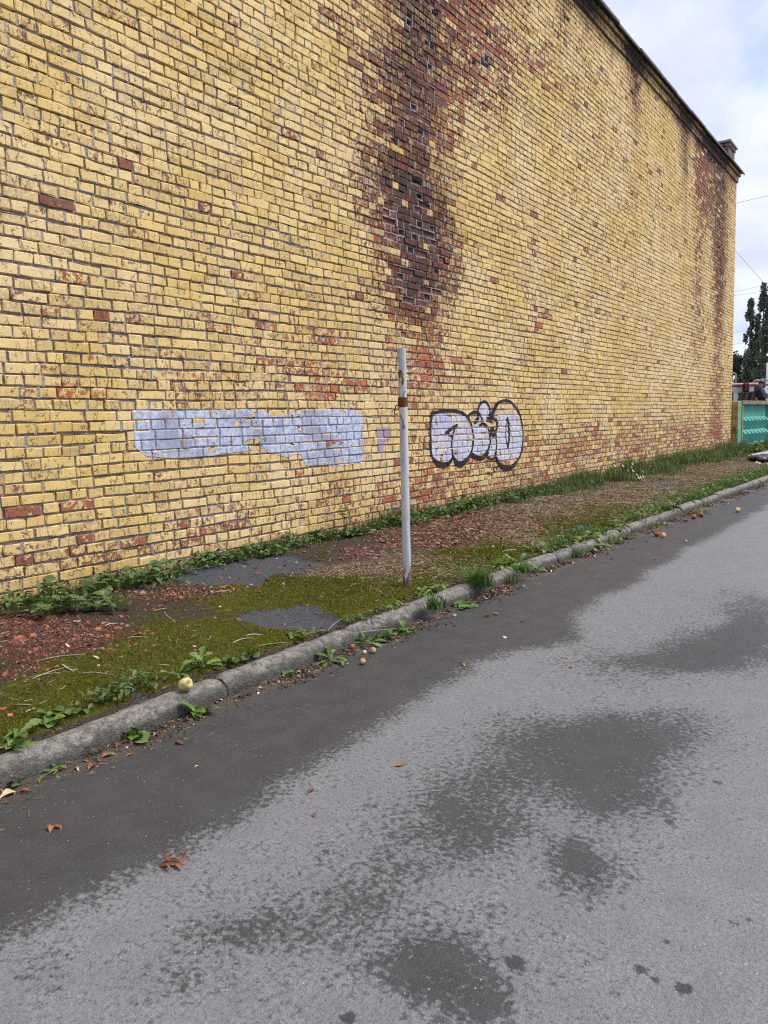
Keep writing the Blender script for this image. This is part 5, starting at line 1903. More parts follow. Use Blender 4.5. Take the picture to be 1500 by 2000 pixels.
# pale flakes of paint and mortar on the verge
flake = [(188, 1284, .018), (130, 1258, .016), (48, 1333, .012), (132, 1262, .022), (985, 1247, .016), (920, 1032, .03), (940, 1038, .03), (990, 1018, .03), (1015, 1008, .02), (490, 1143, .018),
         (270, 1216, .014), (430, 1185, .012), (380, 1263, .012), (445, 1290, .012), (192, 1300, .010)]
for k, (u, v, s_) in enumerate(flake):
    p = at_verge(u, v)
    V, Q, T, q, t = chip_block(np.array([0.]), np.array([0.]), np.array([0.]), np.array([s_]), 480 + k, .22)
    o = obj('plaster_flake', mesh_np('plaster_flake', V.reshape(-1, 3), q, t, M_CREAM), None, (p[0], p[1], p[2] + .004))
    tag(o, 'small pale flake of plaster lying on the verge', 'flake', 'pale flakes on the verge')

# twigs and dry stems one can pick out
twigs = [((72, 1292), (168, 1279), .003), ((155, 1316), (222, 1318), .0026), ((62, 1326), (140, 1298), .0026), ((28, 1378), (62, 1378), .0026), ((245, 1248), (285, 1246), .0035), ((455, 1257), (488, 1246), .004),
         ((480, 1243), (512, 1241), .004), ((415, 1158), (450, 1153), .0035), ((205, 1222), (230, 1216), .004), ((0, 1235), (20, 1230), .003), ((60, 1322), (128, 1312), .0025), ((690, 1238), (770, 1228), .002),
         ((505, 1268), (560, 1262), .002), ((640, 1232), (668, 1214), .002), ((120, 1295), (145, 1312), .004), ((140, 1312), (152, 1308), .004), ((300, 1192), (325, 1185), .003), ((50, 1392), (70, 1384), .0025),
         ((320, 1196), (342, 1215), .0022), ((250, 1330), (270, 1322), .003), ((310, 1300), (335, 1302), .003), ((880, 1112), (945, 1112), .003), ((980, 1078), (1010, 1074), .006), ((845, 1130), (900, 1108), .002)]
for k, ((u0, v0), (u1, v1), rad) in enumerate(twigs):
    a, b = Vector(at_verge(u0, v0)), Vector(at_verge(u1, v1))
    r_ = random.Random(k)
    mid = (a + b) / 2 + Vector((r_.uniform(-1, 1), r_.uniform(-1, 1), 0)) * (b - a).length * .06
    mid.z = max(vz(mid.x, mid.y), (a.z + b.z) / 2) + rad
    mb = MB()
    a.z += rad * .8
    b.z += rad * .8
    ctr = (a + b) / 2
    mb.tube([a - ctr, (a + mid) / 2 - ctr + Vector((0, 0, rad)), mid - ctr + Vector((0, 0, rad)), (b + mid) / 2 - ctr + Vector((0, 0, rad * .5)), b - ctr], [rad, rad * .95, rad * .85, rad * .75, rad * .5], 6)
    o = mb.build('twig', M_TWIG, None, True, ctr)
    tag(o, 'bleached dry twig lying across the moss and rubble' if u0 < 600 else 'thin dry stem lying on the verge near the pole', 'twig', 'bleached twigs on the left verge' if u0 < 600 else 'dry stems near the pole')


# ------------------------------------------------------------------ fallen fruit
def apple(name, label, loc, r_, mat, tilt=(0.4, 0.3, 0), cat='apple', stem=True):
    prof = [(0.0, .74), (.10, .80), (.26, .93), (.50, 1.0), (.76, .90), (.95, .60), (1.0, .22), (.95, -.18), (.82, -.56), (.60, -.84), (.36, -.95), (.16, -.90), (0.0, -.84)]
    n_ = 22
    V, F = [], []
    for i, (a, b) in enumerate(prof):
        for k in range(n_):
            t = 2 * math.pi * k / n_
            w = 1 + .025 * math.sin(3 * t + i * .2) + .02 * math.sin(5 * t + 1)
            V.append((a * w * r_ * math.cos(t), a * w * r_ * math.sin(t), b * r_))
    for i in range(len(prof) - 1):
        for k in range(n_):
            j = (k + 1) % n_
            F.append((i * n_ + k, (i + 1) * n_ + k, (i + 1) * n_ + j, i * n_ + j))
    root = empty(name, (loc[0], loc[1], loc[2] + r_ * .93))
    root.rotation_euler = tilt
    mb = MB()
    mb.poly(V, F)
    mb.build('fruit', mat, root, True)
    if stem:
        mb = MB()
        mb.tube([(0, 0, .72 * r_), (.02 * r_, 0, .95 * r_), (.10 * r_, 0, 1.12 * r_)], [.05 * r_, .04 * r_, .05 * r_], 6)
        mb.build('stem', M_TWIG, root, True)
    tag(root, label, cat)
    return root


M_APPLE = mottled('yellow_apple', (0.46, 0.42, 0.13), (0.56, 0.50, 0.20), 22, rough=.42, bstr=.05, spec=.4, c3=(.30, .20, .06))
M_NUT = mottled('tan_nut', (0.42, 0.23, 0.10), (0.55, 0.34, 0.17), 40, rough=.6, rnd=.3)
M_REDAP = mottled('red_apple', (0.26, 0.052, 0.03), (0.38, 0.11, 0.045), 25, rough=.5, c3=(.2, .07, .03))
ax, ay = G(364, 1341, .115)
apple('apple', 'round yellow apple resting on the edge of the kerb', (ax, float(kerb_y(ax)) + .055, .094), .0315, M_APPLE, (1.15, -.45, .3))
for (u, v, r_, m_, lb) in ((708, 1294, .0165, M_NUT, 'small pale tan fallen fruit alone on the asphalt near the kerb'), (729, 1273, .017, M_NUT, 'small tan fallen fruit at the right end of the gutter row'),
                           (688, 1267, .015, M_REDAP, 'small reddish fallen fruit against the kerb foot'), (712, 1275, .011, M_CREAM, 'tiny pale fallen fruit in the gutter between two larger ones'),
                           (1283, 1046, .029, M_REDAP, 'dark red fallen apple on the far asphalt, left of the orange one'), (1295, 1049, .028, M_NUT, 'orange fallen apple on the far asphalt, right of the dark red one'),
                           (1441, 999, .032, M_APPLE, 'pale yellow fallen apple alone far down the road'), (1355, 1012, .03, M_REDAP, 'red fallen apple in the leaf heap of the far gutter, left one'),
                           (1370, 1008, .03, M_REDAP, 'red fallen apple in the leaf heap of the far gutter, right one')):
    apple('fallen_fruit', lb, at_road(u, v), r_, m_, (random.uniform(-.8, .8), random.uniform(-.8, .8), random.uniform(0, 6)), 'fruit', False)


# ------------------------------------------------------------------ leaves and litter on the road and in the gutter
def dry_leaf_geo(L, seed):
    r_ = random.Random(seed)
    st_ = [(0, .05), (.15, .42), (.35, .85), (.55, 1.0), (.75, .72), (.9, .35), (1.0, .0)]
    V, F = [], []
    cur = r_.uniform(.4, 1.3)
    tw = r_.uniform(-.5, .5)
    for i, (t, w) in enumerate(st_):
        x = (t - .5) * L
        hw = w * L * r_.uniform(.26, .36)
        z = L * (.10 * math.sin(t * 3.1) + .05 * r_.random()) + .002
        for sgn in (1, .5, 0, -.5, -1):
            lift = cur * abs(sgn) ** 1.6 * hw * .75 + tw * sgn * hw * .4 * t
            V.append((x + r_.uniform(-.02, .02) * L, sgn * hw * (1 - .25 * cur * abs(sgn)), max(.001, z + lift + r_.uniform(-.015, .015) * L)))
    for i in range(len(st_) - 1):
        for j in range(4):
            b = i * 5 + j
            F.append((b, b + 1, b + 6, b + 5))
    return V, F


dry_lib = {}


def dry_leaf(name, label, loc, L, mat, seed, group=None, cat='leaf', stalk=True):
    key = (mat.name, seed % 7)
    if key not in dry_lib:
        V, F = dry_leaf_geo(1.0, seed % 7)
        mb = MB()
        mb.poly(V, F)
        mb.tube([(-.5, 0, .03), (-.62, .02, .04), (-.78, .05, .015)], [.018, .014, .012], 5)
        dry_lib[key] = mb.mesh('dry_leaf', mat, True)
    r_ = random.Random(seed)
    o = obj(name, dry_lib[key], None, loc)
    o.scale = (L, L * r_.uniform(.8, 1.15), L * r_.uniform(.6, 1.0))
    o.rotation_euler = (r_.uniform(-.12, .12), r_.uniform(-.12, .12), r_.uniform(0, 6.28))
    tag(o, label, cat, group)
    return o


cx_, cy_, cz_ = at_road(338, 1686)
for k in range(7):
    a = k * 2.4
    dry_leaf('dry_leaf', 'curled red-brown leaf in the small heap on the dark asphalt', (cx_ + .022 * math.cos(a) * (k > 0), cy_ + .022 * math.sin(a) * (k > 0), cz_ + .002 * k), .034 + .006 * (k % 3), M_DRYLEAF, 500 + k,
             'leaves in the small heap on the asphalt')
for k, (u, v, L, m_, lb) in enumerate([
        (100, 1616, .05, M_DRYLEAF, 'curled brown leaf alone on the dark asphalt at left'), (112, 1613, .04, M_DRYLEAF, 'small brown leaf touching the lone curled leaf at left'),
        (607, 1541, .042, M_DRYLEAF, 'brown leaf with pale rim on the light asphalt'), (613, 1589, .026, M_DRYLEAF, 'tiny dark leaf scrap below the pale-rimmed leaf'),
        (384, 1493, .020, M_PALELEAF, 'tiny yellow leaf on the dark asphalt'), (358, 1663, .014, M_DRYLEAF, 'tiny brown scrap above the leaf heap'),
        (780, 1491, .045, M_DRYLEAF, 'narrow brown leaf like a twig on light asphalt'), (905, 1296, .038, M_PALELEAF, 'pale pinkish leaf at the edge of the damp asphalt'),
        (898, 1290, .03, M_DRYLEAF, 'small dark leaf just beside the pale pinkish leaf'), (1115, 1299, .03, M_DRYLEAF, 'small brown leaf on dry asphalt in mid road'),
        (968, 1198, .06, M_DRYLEAF, 'brown leaf in the pair on the asphalt near the large tuft, right one'), (952, 1202, .045, M_DRYLEAF, 'brown leaf in the pair on the asphalt near the large tuft, left one'),
        (888, 1220, .032, M_DRYLEAF, 'small reddish leaf on the asphalt right of the pole'), (762, 1266, .02, M_DRYLEAF, 'tiny red leaf scrap on the asphalt beyond the fallen fruit'),
        (1018, 1212, .024, M_DARK, 'small dark pebble-like scrap on the damp asphalt'), (1193, 1091, .05, M_DARK, 'flat dark scrap on the far damp asphalt, left one'),
        (1283, 1090, .06, M_DARK, 'flat dark scrap on the far damp asphalt, right one'), (1338, 1057, .06, M_CREAM, 'flat pale scrap on the far asphalt'),
        (1235, 1071, .04, M_DRYLEAF, 'small reddish leaf by the far gutter'), (1262, 1057, .045, M_DRYLEAF, 'small reddish leaf by the far gutter before the apples'),
        (1485, 996, .05, M_DARK, 'small dark scrap far down the road beside the yellow apple')]):
    dry_leaf('dry_leaf', lb, at_road(u, v), L, m_, 520 + k, None, 'leaf' if m_ not in (M_DARK, M_CREAM) else 'scrap')
gut = [(208, 1475, .055, M_DRYLEAF), (222, 1470, .045, M_DRYLEAF), (178, 1497, .045, M_DRYLEAF), (252, 1472, .03, M_DRYLEAF), (168, 1485, .035, M_DRYLEAF), (48, 1545, .045, M_DRYLEAF), (15, 1552, .06, M_PALELEAF), (150, 1500, .034, M_CREAM),
       (125, 1498, .026, M_CREAM), (282, 1432, .035, M_PALELEAF), (430, 1367, .04, M_PALELEAF), (424, 1372, .035, M_DRYLEAF), (350, 1448, .05, M_DRYLEAF), (335, 1405, .03, M_DRYLEAF), (300, 1412, .03, M_DRYLEAF),
       (230, 1455, .05, M_DRYLEAF), (245, 1450, .04, M_DRYLEAF), (505, 1352, .03, M_CREAM), (508, 1342, .026, M_PALELEAF), (560, 1325, .03, M_DRYLEAF), (545, 1330, .026, M_PALELEAF), (590, 1312, .035, M_DRYLEAF),
       (700, 1270, .03, M_DRYLEAF), (735, 1250, .03, M_DRYLEAF), (775, 1248, .035, M_DRYLEAF), (790, 1225, .04, M_PALELEAF), (800, 1222, .04, M_DRYLEAF), (815, 1216, .035, M_DRYLEAF), (870, 1200, .04, M_DRYLEAF),
       (862, 1198, .04, M_DRYLEAF), (918, 1187, .04, M_CREAM), (985, 1150, .05, M_PALELEAF), (990, 1160, .045, M_DRYLEAF), (950, 1170, .035, M_PALELEAF), (1045, 1118, .05, M_PALELEAF), (1078, 1116, .04, M_CREAM), (1050, 1125, .04, M_DRYLEAF),
       (1120, 1100, .05, M_PALELEAF), (1140, 1096, .04, M_DRYLEAF), (1160, 1085, .05, M_PALELEAF), (1185, 1080, .05, M_DRYLEAF), (1315, 1018, .06, M_DRYLEAF), (1330, 1012, .06, M_DRYLEAF), (1345, 1010, .06, M_DRYLEAF),
       (1340, 1018, .06, M_DARK), (1360, 1005, .06, M_DRYLEAF), (1415, 985, .06, M_DRYLEAF), (1425, 983, .05, M_PALELEAF), (1440, 975, .07, M_DRYLEAF), (1455, 968, .06, M_PALELEAF), (1480, 958, .07, M_DRYLEAF), (1490, 955, .07, M_PALELEAF),
       (20, 1548, .04, M_PALELEAF), (270, 1438, .03, M_DRYLEAF), (400, 1400, .03, M_DRYLEAF)]
for k, (u, v, L, m_) in enumerate(gut):
    near = u < 480
    cl_ = {'dry_leaf': 'brown', 'pale_leaf': 'pale', 'paint_flake': 'cream'}.get(m_.name, 'dark')
    where = 'in the near gutter left of the kerb joint' if near else ('in the gutter between kerb joint and large tuft' if u < 960 else 'in the far gutter beyond the large tuft')
    dry_leaf('dry_leaf', '%s fallen leaf %s' % (cl_, where), at_road(u, v), L, m_, 560 + k, '%s leaves %s' % (cl_, where))

# fine debris in the gutter and behind the kerb
n = 15000
x = .9 + (20 - .9) * r2.random(n) ** 2.0
d = np.abs(r2.normal(0, .085, n)) + .005
y = kerb_y(x) - d
kp = fbm(x * 3.5, y * 6, 351, 3) > -.25 + d * 2
x, y, d = x[kp], y[kp], d[kp]
s = r2.gamma(2.0, .0030, len(x)) * np.clip(x / 2.6, .8, 2.2)
zz = road_z(x, y) + .012 * np.clip(1 - d / .16, 0, 1) * .8
V, Q, T, _, _ = chip_block(x, y, zz, np.clip(s, .002, .016), 352, .35)
M_DEB = tone_mat('gutter_debris', [(0, (.022, .017, .014)), (.5, (.055, .038, .028)), (.75, (.13, .065, .04)), (.9, (.24, .14, .085)), (1, (.42, .36, .28))])
tag(obj('gutter_litter', mesh_np('gutter_litter', V.reshape(-1, 3), Q, T, M_DEB, {'tone': np.repeat(r2.random(len(x)), 10)})), 'fine dark crumbs and leaf litter along the kerb foot', 'litter', kind='stuff')
n = 600
x = .95 + (9 - .95) * r2.random(n) ** 1.6
y = kerb_y(x) - np.abs(r2.normal(0, .10, n)) - .01
V = []
L = r2.uniform(.01, .05, n)
az = r2.uniform(0, 6.28, n)
for t in (-.5, .5):
    for sg in (1, -1):
        V.append(np.stack([x + np.cos(az) * L * t - np.sin(az) * sg * .0011, y + np.sin(az) * L * t + np.cos(az) * sg * .0011, road_z(x, y) + .016 * np.clip(1 - (kerb_y(x) - y) / .16, .1, 1) + r2.uniform(0, .006, n)], -1))
V = np.stack(V, 1)
Q = (np.array([(0, 1, 3, 2)])[None] + (np.arange(n) * 4)[:, None, None]).reshape(-1, 4)
tag(obj('gutter_straw', mesh_np('gutter_straw', V.reshape(-1, 3), Q, None, M_STRAWD, {'tone': np.repeat(r2.random(n), 4)})), 'thin straw bits lying in the gutter', 'straw', kind='stuff')
# soil crumbs and litter along the back of the kerb
n = 5000
x = 1.0 + (12 - 1.0) * r2.random(n) ** 1.8
y = kerb_y(x) + KW + np.abs(r2.normal(0, .05, n))
V, Q, T, _, _ = chip_block(x, y, vz(x, y), np.clip(r2.gamma(2.0, .0026, n) * np.clip(x / 2.6, .8, 2.2), .002, .014), 356, .4)
tag(obj('kerb_soil', mesh_np('kerb_soil', V.reshape(-1, 3), Q, T, M_DEB, {'tone': np.repeat(r2.random(n) * .85, 10)})), 'dark soil crumbs and litter along the back of the kerb', 'litter', kind='stuff')

# daisies in the tall grass
M_PETAL = mottled('white_petal', (.70, .70, .68), (.80, .80, .78), 60, rough=.7)
M_EYE = mottled('yellow_eye', (.55, .38, .04), (.65, .46, .06), 60)
for k, (u, v) in enumerate([(1228, 908), (1236, 906), (1222, 917), (1229, 924), (1242, 926), (1246, 934), (1258, 928), (1261, 934), (1253, 931), (1207, 938), (1200, 907), (1262, 910), (1247, 955), (1253, 956), (1250, 962), (1216, 908)]):
    d = ray(u + random.uniform(-7, 7), v + random.uniform(-5, 5))
    yy = 4.50 + random.uniform(-.12, .25) if v < 945 else 4.25
    t = yy / d[1]
    P = EYE + d * t
    zb = vz(P[0], yy)
    root = empty('daisy', (P[0], yy, zb))
    hgt = max(P[2] - zb, .08)
    mb = MB()
    mb.tube([(0, 0, 0), (.01, .01, hgt * .5), (0, 0, hgt)], [.005, .004, .003], 5)
    mb.build('stalk', M_GRASS, root, True)
    mb = MB()
    fa = random.uniform(-.5, .5)
    for q in range(10):
        a = q * 2 * math.pi / 10
        p = []
        for rr_, da in ((.007, -.2), (.024, -.26), (.028, 0), (.024, .26), (.007, .2)):
            X_, Y_ = rr_ * math.cos(a + da), rr_ * math.sin(a + da)
            p.append((X_, -.4 * 0 + Y_ * .55 - .012, hgt + Y_ * .8 + .008 - rr_ * .15))
        mb.poly(p, [(0, 1, 2, 3, 4)])
    mb.build('petals', M_PETAL, root)
    mb = MB()
    mb.tube([(0, -.010, hgt), (0, -.022, hgt + .014)], [.010, .007], 8)
    mb.build('flower_eye', M_EYE, root)
    tag(root, 'white daisy flowering in the tall grass by the far wall', 'daisy', 'daisies in the wall grass')

# ------------------------------------------------------------------ green concrete fence beyond the corner
def teal_mat(name, c1, c2, c3):
    return mottled(name, c1, c2, 6, rough=.75, c3=c3)


M_TEAL = teal_mat('teal_fence_paint', (.060, .27, .21), (.085, .33, .265), (.13, .38, .32))
M_TEALD = teal_mat('teal_post_paint', (.06, .30, .24), (.12, .40, .34), (.05, .18, .14))
M_CAP = mottled('weathered_rail', (.20, .15, .085), (.30, .23, .13), 9, rough=.85, c3=(.12, .10, .06))
M_YEL = mottled('yellowed_edge', (.30, .24, .08), (.42, .34, .14), 9, rough=.85, c3=(.14, .12, .05))
fdir = Vector((3.30, -.30, 0)).normalized()
fang = math.atan2(fdir.y, fdir.x)
PITCH_F = 3.30
fence0 = Vector((24.78, 4.93, 0.05))
F_TOP = 1.62
fence = empty('concrete_fence', fence0, fang)
tag(fence, 'turquoise painted concrete panel fence with relief beyond the building corner', 'fence')
for k in range(5):
    x0 = k * PITCH_F
    mb = MB()
    mb.box(x0 - .02, x0 + .30, -.10, .14, -.1, F_TOP + .02, .012)
    mb.build('post', M_TEALD, fence)
    mb = MB()
    mb.box(x0 - .075 if k == 0 else x0 + .26, x0 - .018 if k == 0 else x0 + .33, -.115, .10, -.1, F_TOP + .01, .01)
    if k == 0:
        mb.box(x0 + .30, x0 + .37, -.13, .02, -.1, F_TOP - .03, .01)
    mb.build('post_edge', M_YEL, fence)
    if k == 4:
        break
    xa, xb = x0 + .36, x0 + PITCH_F - .03
    mb = MB()
    mb.box(xa - .06, xb + .01, -.14, .16, F_TOP - .09, F_TOP + .03, .012)
    mb.build('top_rail', M_CAP, fence)
    panel = empty('panel', ((xa + xb) / 2, 0, 0), parent=fence)
    hw = (xb - xa) / 2
    prof = [(0.0, F_TOP - .09), (0.0, 1.16), (-.07, 1.07), (-.085, 1.055), (-.01, .76), (-.08, .67), (-.095, .655), (-.01, .36), (-.08, .27), (-.095, .255), (-.02, -.1)]
    mb = MB()
    nn = len(prof)
    mb.poly([(-hw, y_, z_) for y_, z_ in prof] + [(hw, y_, z_) for y_, z_ in prof], [(i, nn + i, nn + i + 1, i + 1) for i in range(nn - 1)])
    mb.poly([(-hw, .12, -.1), (hw, .12, -.1), (hw, .12, F_TOP - .09), (-hw, .12, F_TOP - .09)], [(3, 2, 1, 0)])
    mb.build('slab', M_TEAL, panel)
    for zt_, yb_ in ((1.055, -.085), (.655, -.095), (.255, -.095)):
        for q in range(7):
            w_ = 2 * hw / 7.4
            c_ = -hw + w_ * (q + .7)
            mb = MB()
            a, b = c_ - w_ * .42, c_ + w_ * .42
            mb.poly([(a, yb_ + .02, zt_ + .08), (b, yb_ + .02, zt_ + .08), (b, yb_ - .05, zt_ - .02), (a + w_ * .3, yb_ - .05, zt_ - .02), (a, yb_ + .08, zt_ - .30), (b - w_ * .2, yb_ + .08, zt_ - .30)],
                    [(0, 3, 2, 1), (3, 4, 5, 2), (0, 4, 3), (1, 2, 5)])
            mb.build('relief_wedge', M_TEAL, panel)
# debris at the fence foot
M_SLAB = mottled('old_concrete', (.26, .25, .24), (.40, .39, .37), 10, rough=.9, c3=(.16, .15, .14))


def at_z(u, v, z):
    x, y = G(u, v, z)
    return (x, y, z)


p = at_z(1492, 897, .12)
sl = empty('concrete_slab', p, -.25)
mb = MB()
mb.box(-.55, .75, -.2, .2, .02, .15, .03)
o = mb.build('slab', M_SLAB, sl)
o.rotation_euler = (.12, -.05, 0)
mb = MB()
mb.tube([(-.55, 0, .10), (-.8, -.05, .14), (-.9, -.03, .19)], .012, 6)
mb.build('rebar', M_RUST, sl)
tag(sl, 'grey broken concrete slab lying at the foot of the turquoise fence', 'slab')
p = at_z(1487, 903, .10)
mb = MB()
V = []
for i in range(7):
    for j in range(10):
        a, b = math.pi * i / 6, 2 * math.pi * j / 10
        w = 1 + .25 * math.sin(3 * b + i) + .12 * math.sin(7 * b + 2 * i)
        V.append((.42 * math.sin(a) * math.cos(b) * w, .25 * math.sin(a) * math.sin(b) * w, .09 + .10 * math.cos(a) * w))
mb.poly(V, [(i * 10 + j, (i + 1) * 10 + j, (i + 1) * 10 + (j + 1) % 10, i * 10 + (j + 1) % 10) for i in range(6) for j in range(10)])
tag(mb.build('rubbish_bag', mottled('black_plastic', (.02, .02, .024), (.05, .05, .055), 8, rough=.4, spec=.5), None, True, p), 'crumpled black plastic rubbish in front of the concrete slab', 'rubbish')
for k, (u, v, s_) in enumerate([(1466, 893, .10), (1480, 906, .08), (1495, 908, .12)]):
    p = at_z(u, v, .12)
    V, Q, T, q, t = chip_block(np.array([0.]), np.array([0.]), np.array([0.]), np.array([s_]), 700 + k, .8)
    o = obj('stone_lump', mesh_np('stone_lump', V.reshape(-1, 3), q, t, M_CREAM), None, p)
    tag(o, ('white lump in the weeds left of the concrete slab', 'small white lump below the black rubbish', 'white lump at the right picture edge by the rubbish')[k], 'rubble')
for k, (u, v) in enumerate([(1445, 886), (1460, 884), (1476, 880), (1490, 886), (1432, 888)]):
    p = at_z(u, v, .12)
    plant('fence_weed', 'bushy weed at the turquoise fence foot, %s' % ('left post', 'left half of the panel', 'middle of the panel', 'right half of the panel', 'in front of the building corner')[k], p, ('lobed', 'toothed')[k % 2], .42, 26, M_WEED, seed=720 + k, spread=.25, split=False, group='weeds at the fence foot')

# ------------------------------------------------------------------ what stands behind the fence


def beyond(u, v, dist):
    d = ray(u, v)
    d = d / math.hypot(d[0], d[1])
    p = EYE + d * dist
    return Vector((float(p[0]), float(p[1]), float(p[2])))


M_RED = mottled('faded_red_paint', (.36, .12, .09), (.48, .24, .20), 5, rough=.6)
M_WHT = mottled('dull_white_paint', (.55, .53, .52), (.66, .64, .63), 5, rough=.6)
M_GLASS, nt_ = new_mat('dark_window_glass')
finish(nt_, (0.012, 0.014, 0.016), 0.12, spec=.6)
M_TYRE = mottled('tyre_rubber', (.022, .022, .024), (.045, .045, .048), 20, rough=.8)
M_ORG = mottled('orange_paint', (.50, .13, .05), (.58, .20, .09), 7, rough=.6)
M_GREYM = mottled('grey_metal', (.26, .27, .29), (.40, .41, .43), 8, rough=.5)
yaw = math.atan2(R0[1], R0[0]) + .12
bc = beyond(1449, 800, 35.0)
bus = empty('parked_bus', (bc.x, bc.y, 0.05), yaw)
tag(bus, 'old red and white bus parked behind the turquoise fence', 'bus')
mb = MB()
mb.box(-6.0, .55, -.0, 2.3, .45, 1.72, .04)
mb.build('body', M_RED, bus)
mb = MB()
mb.box(-6.0, .55, .01, 2.29, 2.14, 2.38, .04)
mb.build('roof_band', M_WHT, bus)
mb = MB()
mb.box(-6.05, .70, -.06, 2.36, 2.384, 2.52, .05)
mb.build('roof', M_RED, bus)
for k in range(9):
    x0 = -5.9 + k * .70
    mb = MB()
    mb.box(x0 - .09, x0 + .09, -.004, 2.28, 1.722, 2.138)
    mb.build('window_post', M_WHT, bus)
    if k < 8:
        mb = MB()
        mb.box(x0 + .092, x0 + .608, .05, 2.2, 1.724, 2.136)
        mb.build('window_pane', M_GLASS, bus)
for xw in (-4.8, -.9):
    mb = MB()
    ring = [(xw, -.02, .45), (xw, .28, .45)]
    mb.tube(ring, [.45, .45], 20)
    mb.build('wheel', M_TYRE, bus)
mb = MB()
mb.tube([(.08, -.1, 2.42), (.0, -.22, 2.75), (-.08, -.24, 2.95)], [.02, .025, .01], 6)
mb.build('mirror_arm', M_TYRE, bus)
mb = MB()
mb.box(-.14, .16, -.30, -.16, 2.12, 2.52, .06)
mb.build('mirror', mottled('maroon', (.06, .012, .014), (.10, .02, .02), 9), bus)

mc = beyond(1485, 800, 36.0)
mach = empty('scrap_loader', (mc.x, mc.y, 0.05), yaw - .2)
mach.scale = (.80, .80, .92)
tag(mach, 'orange and grey loader with a big tyre and bent tube guard behind the fence', 'loader')


def torus(mbx, c_, R_, r_, axis, n1=22, n2=9):
    ax_ = Vector(axis).normalized()
    u_ = ax_.orthogonal().normalized()
    v_ = ax_.cross(u_)
    V = []
    for i in range(n1):
        a = 2 * math.pi * i / n1
        d_ = u_ * math.cos(a) + v_ * math.sin(a)
        for j in range(n2):
            b = 2 * math.pi * j / n2
            V.append(tuple(Vector(c_) + d_ * (R_ + r_ * math.cos(b)) + ax_ * r_ * 1.5 * math.sin(b)))
    mbx.poly(V, [(i * n2 + j, ((i + 1) % n1) * n2 + j, ((i + 1) % n1) * n2 + (j + 1) % n2, i * n2 + (j + 1) % n2) for i in range(n1) for j in range(n2)])


mb = MB()
mb.box(-.75, .70, 0, 1.6, .3, 1.85, .06)
mb.box(-.05, .30, -.05, .6, 1.86, 2.12, .04)
mb.build('chassis', M_ORG, mach)
mb = MB()
torus(mb, (-.02, -.18, 2.30), .30, .12, (.65, -.70, .30))
mb.build('tyre', M_TYRE, mach, True)
mb = MB()
mb.tube([(-.04, -.16, 2.28), (.14, -.36, 2.38)], [.20, .17], 14)
mb.build('hub', M_GREYM, mach)
mb = MB()
mb.box(.02, .62, -.05, .7, 2.22, 2.60, .09)
mb.build('engine_hood', mottled('red_white_hood', (.48, .12, .08), (.62, .50, .48), 3.2, rough=.6), mach)
mb = MB()
mb.tube([(-.42, .1, 1.85), (-.38, .1, 2.45), (-.05, .1, 2.86), (.10, .1, 2.93), (.48, .1, 2.84), (.60, .1, 2.6)], .024, 8)
mb.tube([(-.42, .8, 1.85), (-.38, .8, 2.45), (-.05, .8, 2.86), (.10, .8, 2.93), (.48, .8, 2.84), (.60, .8, 2.6)], .024, 8)
for t_ in ((-.05, 2.86), (.25, 2.90), (.48, 2.84)):
    mb.tube([(t_[0], .1, t_[1]), (t_[0], .8, t_[1])], .022, 8)
mb.build('tube_guard', M_GREYM, mach, True)
mb = MB()
mb.tube([(-.36, -.35, 2.46), (.30, -.40, 1.78)], .035, 8)
mb.build('diagonal_strut', M_WHT, mach, True)

up = beyond(1498, 800, 37.0)
post = empty('white_mast', (up.x, up.y, 0))
tag(post, 'white mast with a blue band rising behind the fence at the right picture edge', 'mast')
mb = MB()
mb.tube([(0, 0, 0), (0, 0, 3.45)], [.075, .075], 14)
mb.build('tube', M_WHT, post, True)
mb = MB()
mb.tube([(0, 0, 2.45), (0, 0, 2.55)], [.079, .079], 14)
mb.build('blue_band', mottled('blue_band', (.03, .09, .42), (.05, .12, .5), 10), post)
lp = beyond(1435.5, 800, 40.0)
lamp = empty('thin_lamp_post', (lp.x, lp.y, 0), yaw)
tag(lamp, 'thin grey post with a short arm beside the building corner', 'lamp post')
mb = MB()
mb.tube([(0, 0, 0), (0, 0, 3.18), (-.05, 0, 3.22), (-.6, 0, 3.24)], .03, 8)
mb.build('tube', M_GREYM, lamp, True)
mb = MB()
mb.box(-.95, -.58, -.07, .07, 3.20, 3.27, .02)
mb.build('lamp_head', M_GREYM, lamp)

# ------------------------------------------------------------------ trees
M_LEAF1 = leaf_mat('poplar_leaves', (.12, .145, .105), (.20, .23, .155), (.21, .24, .155))  # leaf colour lightened and greyed to stand in for distance haze
M_LEAF2 = leaf_mat('dark_tree_leaves', (.085, .105, .075), (.14, .165, .11))  # distance haze is put into this leaf colour as well
M_BARK = mottled('bark', (.06, .05, .042), (.12, .10, .085), 6, rough=.95)


